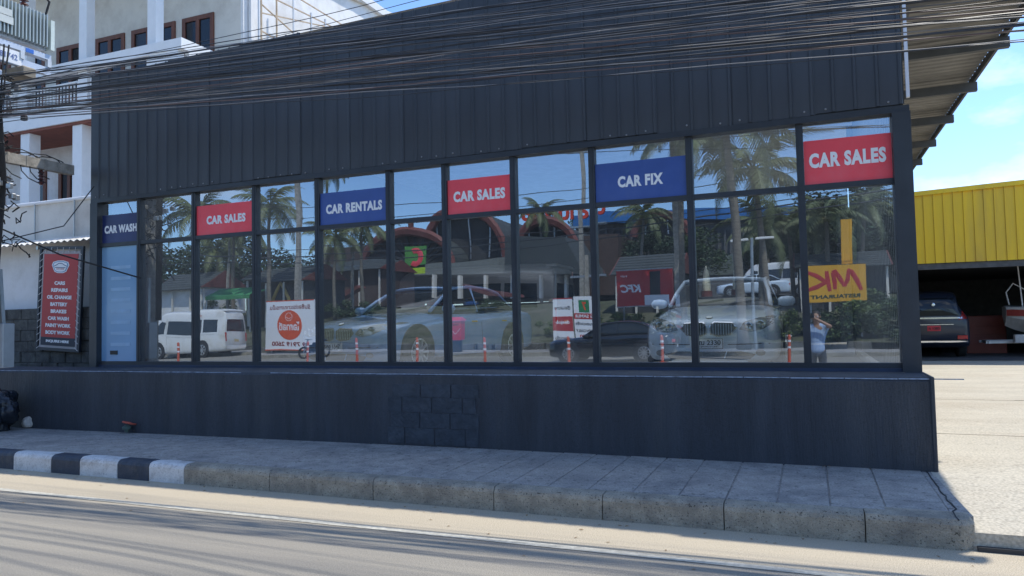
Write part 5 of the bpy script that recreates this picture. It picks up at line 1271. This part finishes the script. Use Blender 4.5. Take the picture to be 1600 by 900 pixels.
# ---- wires across the road
for i,(ya,yb,r_,Yp,lb) in enumerate(((312,290,.02,37,'highest far side cable crossing the blue upper panes'),(330,305,.02,37,'second far side cable crossing the blue upper panes'),(388,352,.035,35,'thick far side cable bundle crossing the palms'),(398,365,.03,35,'lower thick far side cable bundle crossing the palms'),(375,345,.02,35,'thin far side cable above the thick bundles'))):
    a=MY(230,ya+12,Yp); c=MY(1400,yb-60,Yp); b=MB(); pts=[]
    for k in range(31): t_=k/30; q=a.lerp(c,t_); q.z-=1.0*math.sin(math.pi*t_); pts.append(q)
    b.tube(pts,r_,5); tag(b.build('utility_cable',dark_cab[0]),lb,'cable')

# ================================================================= THE PHOTOGRAPHER
def skin(name,m_,par,chains,sub=2):
    """chains: list of lists of (x,y,z,r[,ry]); points closer than 1e-4 are merged"""
    bm=bmesh.new(); ly=bm.verts.layers.skin.verify(); known={}
    def vert(p):
        k=tuple(round(c,4) for c in p[:3])
        if k not in known:
            v_=bm.verts.new(p[:3]); v_[ly].radius=(p[3],p[4] if len(p)>4 else p[3]); v_[ly].use_root=(len(known)==0); known[k]=v_
        return known[k]
    for ch in chains:
        vv=[vert(p) for p in ch]
        for a,c in zip(vv,vv[1:]):
            if bm.edges.get((a,c)) is None: bm.edges.new((a,c))
    me=bpy.data.meshes.new(name); bm.to_mesh(me); bm.free(); me.materials.append(m_)
    o=link(name,me,par); s_=o.modifiers.new('skin','SKIN'); s_.use_smooth_shade=True; q=o.modifiers.new('sub','SUBSURF'); q.levels=sub; q.render_levels=sub
    return o
pe=thing('person','photographer in a light blue striped shirt and dark trousers holding up a phone','person',(0,0,0))
skin_m=mat('skin',(.42,.24,.16),.6,var=.08); hairm=mat('dark_hair',(.03,.02,.015),.6)
def shirt_mat():
    M=bpy.data.materials.new('striped_shirt'); M.use_nodes=True; t=M.node_tree; b=t.nodes['Principled BSDF']
    tcn=nn(t,'ShaderNodeTexCoord'); wv=nn(t,'ShaderNodeTexWave'); wv.inputs['Scale'].default_value=11; wv.inputs['Distortion'].default_value=1.5; t.links.new(tcn.outputs['Object'],wv.inputs[0])
    r=nn(t,'ShaderNodeValToRGB'); r.color_ramp.elements[0].color=(.22,.36,.62,1); r.color_ramp.elements[1].color=(.50,.62,.80,1); t.links.new(wv.outputs[0],r.inputs[0]); t.links.new(r.outputs[0],b.inputs['Base Color']); b.inputs['Roughness'].default_value=.8; return M
cx=.13; yb=-.36
hipz=.93
R_sh=(cx+.185,yb,1.38,.055); L_sh=(cx-.185,yb,1.38,.055)
R_el=(cx+.27,yb+.20,1.36,.040); L_el=(cx-.24,yb+.17,1.22,.040)
R_wr=(.085,-.105,1.555,.027); L_wr=(-.105,-.11,1.535,.027)
pel=(cx,yb,hipz,.105,.08); wai=(cx,yb,1.08,.105,.08); che=(cx,yb,1.27,.15,.105); nek=(cx,yb+.02,1.42,.055,.06); hd0=(cx-.01,yb+.06,1.50,.062,.07)
skin('body',skin_m,pe,[[pel,wai,che,nek,hd0,(cx-.01,yb+.075,1.56,.078,.092),(cx-.01,yb+.07,1.63,.074,.09),(cx-.01,yb+.06,1.67,.04,.05)],
  [che,R_sh,R_el,R_wr,(.065,-.085,1.585,.03,.02)],[che,L_sh,L_el,L_wr,(-.085,-.085,1.565,.03,.02)],
  [pel,(cx+.10,yb,.84,.085),(cx+.11,yb+.01,.50,.058),(cx+.12,yb-.02,.12,.040),(cx+.125,yb+.10,.04,.035)],[pel,(cx-.10,yb,.84,.085),(cx-.12,yb+.03,.50,.058),(cx-.13,yb,.12,.040),(cx-.135,yb+.12,.04,.035)]])
def hand(px,s_,pz):
    for k in range(4):
        z=pz+.028-.019*k; l=[.9,1,.95,.8][k]
        skin('finger',skin_m,pe,[[(px+s_*.005,-.082,z,.0085),(px-s_*.02*l,-.060,z+.004,.0082),(px-s_*.045*l,-.047,z+.004,.0075),(px-s_*.062*l,-.050,z+.002,.0065)]],1)
    skin('thumb',skin_m,pe,[[(px+s_*.01,-.09,pz-.025,.011),(px-s_*.01,-.085,pz-.046,.010),(px-s_*.035,-.068,pz-.050,.009),(px-s_*.05,-.055,pz-.044,.008)]],1)
hand(.075,1,1.595); hand(-.095,-1,1.575)
skin('shirt',shirt_mat(),pe,[[(cx,yb,.80,.16,.125),(cx,yb,.92,.165,.125),(cx,yb,1.05,.155,.12),(cx,yb,1.27,.185,.13),(cx,yb,1.38,.10,.09),(cx,yb+.01,1.42,.068,.07)],
  [(cx,yb,1.27,.185,.13),(cx+.19,yb,1.375,.078),(cx+.235,yb+.10,1.368,.062)],[(cx,yb,1.27,.185,.13),(cx-.19,yb,1.37,.078),(cx-.22,yb+.09,1.29,.062)]])
skin('trousers',mat('navy_trousers',(.03,.04,.06),.8),pe,[[(cx,yb,.95,.15,.12),(cx+.09,yb,.82,.10),(cx+.11,yb+.01,.50,.078),(cx+.12,yb-.02,.12,.062)],[(cx,yb,.95,.15,.12),(cx-.09,yb,.82,.10),(cx-.12,yb+.03,.50,.078),(cx-.13,yb,.12,.062)]])
for s_ in (-1,1): q=MB(); q.cbox(cx+s_*.13-.05,cx+s_*.13+.05,yb-.09,yb+.20,0.005,.10,.03); q.build('shoe',black_print,pe)
hx_,hy_=cx-.01,yb+.07
b=MB(); b.lathe((hx_,hy_-.02,1.60),(0,-.3,1),[(.088,-.02),(.093,.03),(.086,.075),(.05,.105),(.01,.115)],16); b.build('hair',hairm,pe,smooth=True)
for s_ in (-1,1):
    q=MB(); q.lathe((hx_+s_*.03,hy_+.086,1.585),(0,1,0),[(.013,-.01),(.012,.004),(.004,.008)],10); q.build('eye',white_print,pe)
    q=MB(); q.lathe((hx_+s_*.03,hy_+.093,1.585),(0,1,0),[(.006,-.002),(.005,.003)],8); q.build('pupil',black_print,pe)
    q=MB(); q.lathe((hx_+s_*.082,hy_,1.575),(s_,0,0),[(.012,-.01),(.028,.0),(.024,.012)],10); q.build('ear',skin_m,pe,smooth=True)
q=MB(); q.add([(hx_-.014,hy_+.085,1.545),(hx_+.014,hy_+.085,1.545),(hx_,hy_+.118,1.55),(hx_,hy_+.088,1.592)],[(0,1,2),(0,2,3),(1,3,2),(0,3,1)]); q.build('nose',skin_m,pe)
q=MB(); q.tube([(hx_-.024,hy_+.083,1.518),(hx_,hy_+.094,1.515),(hx_+.024,hy_+.083,1.518)],.006,6); q.build('mouth',mat('lips',(.35,.13,.11),.6),pe)
ph=thing('phone','black phone held sideways in front of the photographer face','phone',(0,0,EYE))
ph.matrix_world=Matrix.LocRotScale(O-fwd*.045,m.to_3x3().to_quaternion(),None)
b=MB(); b.cbox(-.076,.076,-.037,.037,-.004,.004,.006); b.build('phone_body',black_print,ph)

# ---- small things: drain stains, cracks, litter, shed clutter
crk=mat('crack_dark',(.03,.03,.03),.9)
def crack(name,p0,p1,n,amp,z,w=.006,seed=0):
    b=MB(); pts=[]
    for i in range(n+1):
        t=i/n; pts.append((p0[0]+(p1[0]-p0[0])*t+amp*noise.noise((t*6,seed,0)),p0[1]+(p1[1]-p0[1])*t+amp*noise.noise((t*6,seed,5)),z))
    for a,c in zip(pts,pts[1:]): b.bar(a,c,w,.003)
    tag(b.build(name,crk),kind='structure')
lt=mat('dry_leaf',(.22,.13,.05),.9,var=.4)
b=MB()
for i in range(150):
    x=rnd.uniform(-10,3); y=rnd.choice([rnd.uniform(5.5,5.7),rnd.uniform(7.28,7.42),rnd.uniform(4.6,5.7)]); z=.003 if y<5.75 else .204
    if x>.9 and y>5.7: continue
    a=rnd.uniform(0,6); l=rnd.uniform(.008,.024); c,s_=math.cos(a)*l,math.sin(a)*l
    b.add([(x-c,y-s_,z),(x+s_*.4,y-c*.4,z+.004),(x+c,y+s_,z+.002),(x-s_*.4,y+c*.4,z+.003)],[(0,1,2,3)])
tag(b.build('litter',lt),'scattered dry leaf bits and grit along the kerb and wall foot','litter',kind='stuff')
for i,(x,y,c_,lb) in enumerate(((5.6,30,(.25,.05,.03),'red tool cabinet in the depth of the yellow shed'),(8.4,33,(.3,.3,.3),'grey storage shelf at the back of the yellow shed'))):
    t=thing('cabinet',lb,'cabinet',(x,y,.17)); box('carcass',mat('cab%d'%i,c_,.5),-.6,.6,-.3,.3,0,1.3,t,c=.02)
    for k in range(4): box('drawer',mat('cab%d'%i,c_,.5),-.55,.55,-.32,-.301,.08+k*.3,.34+k*.3,t,c=.004)
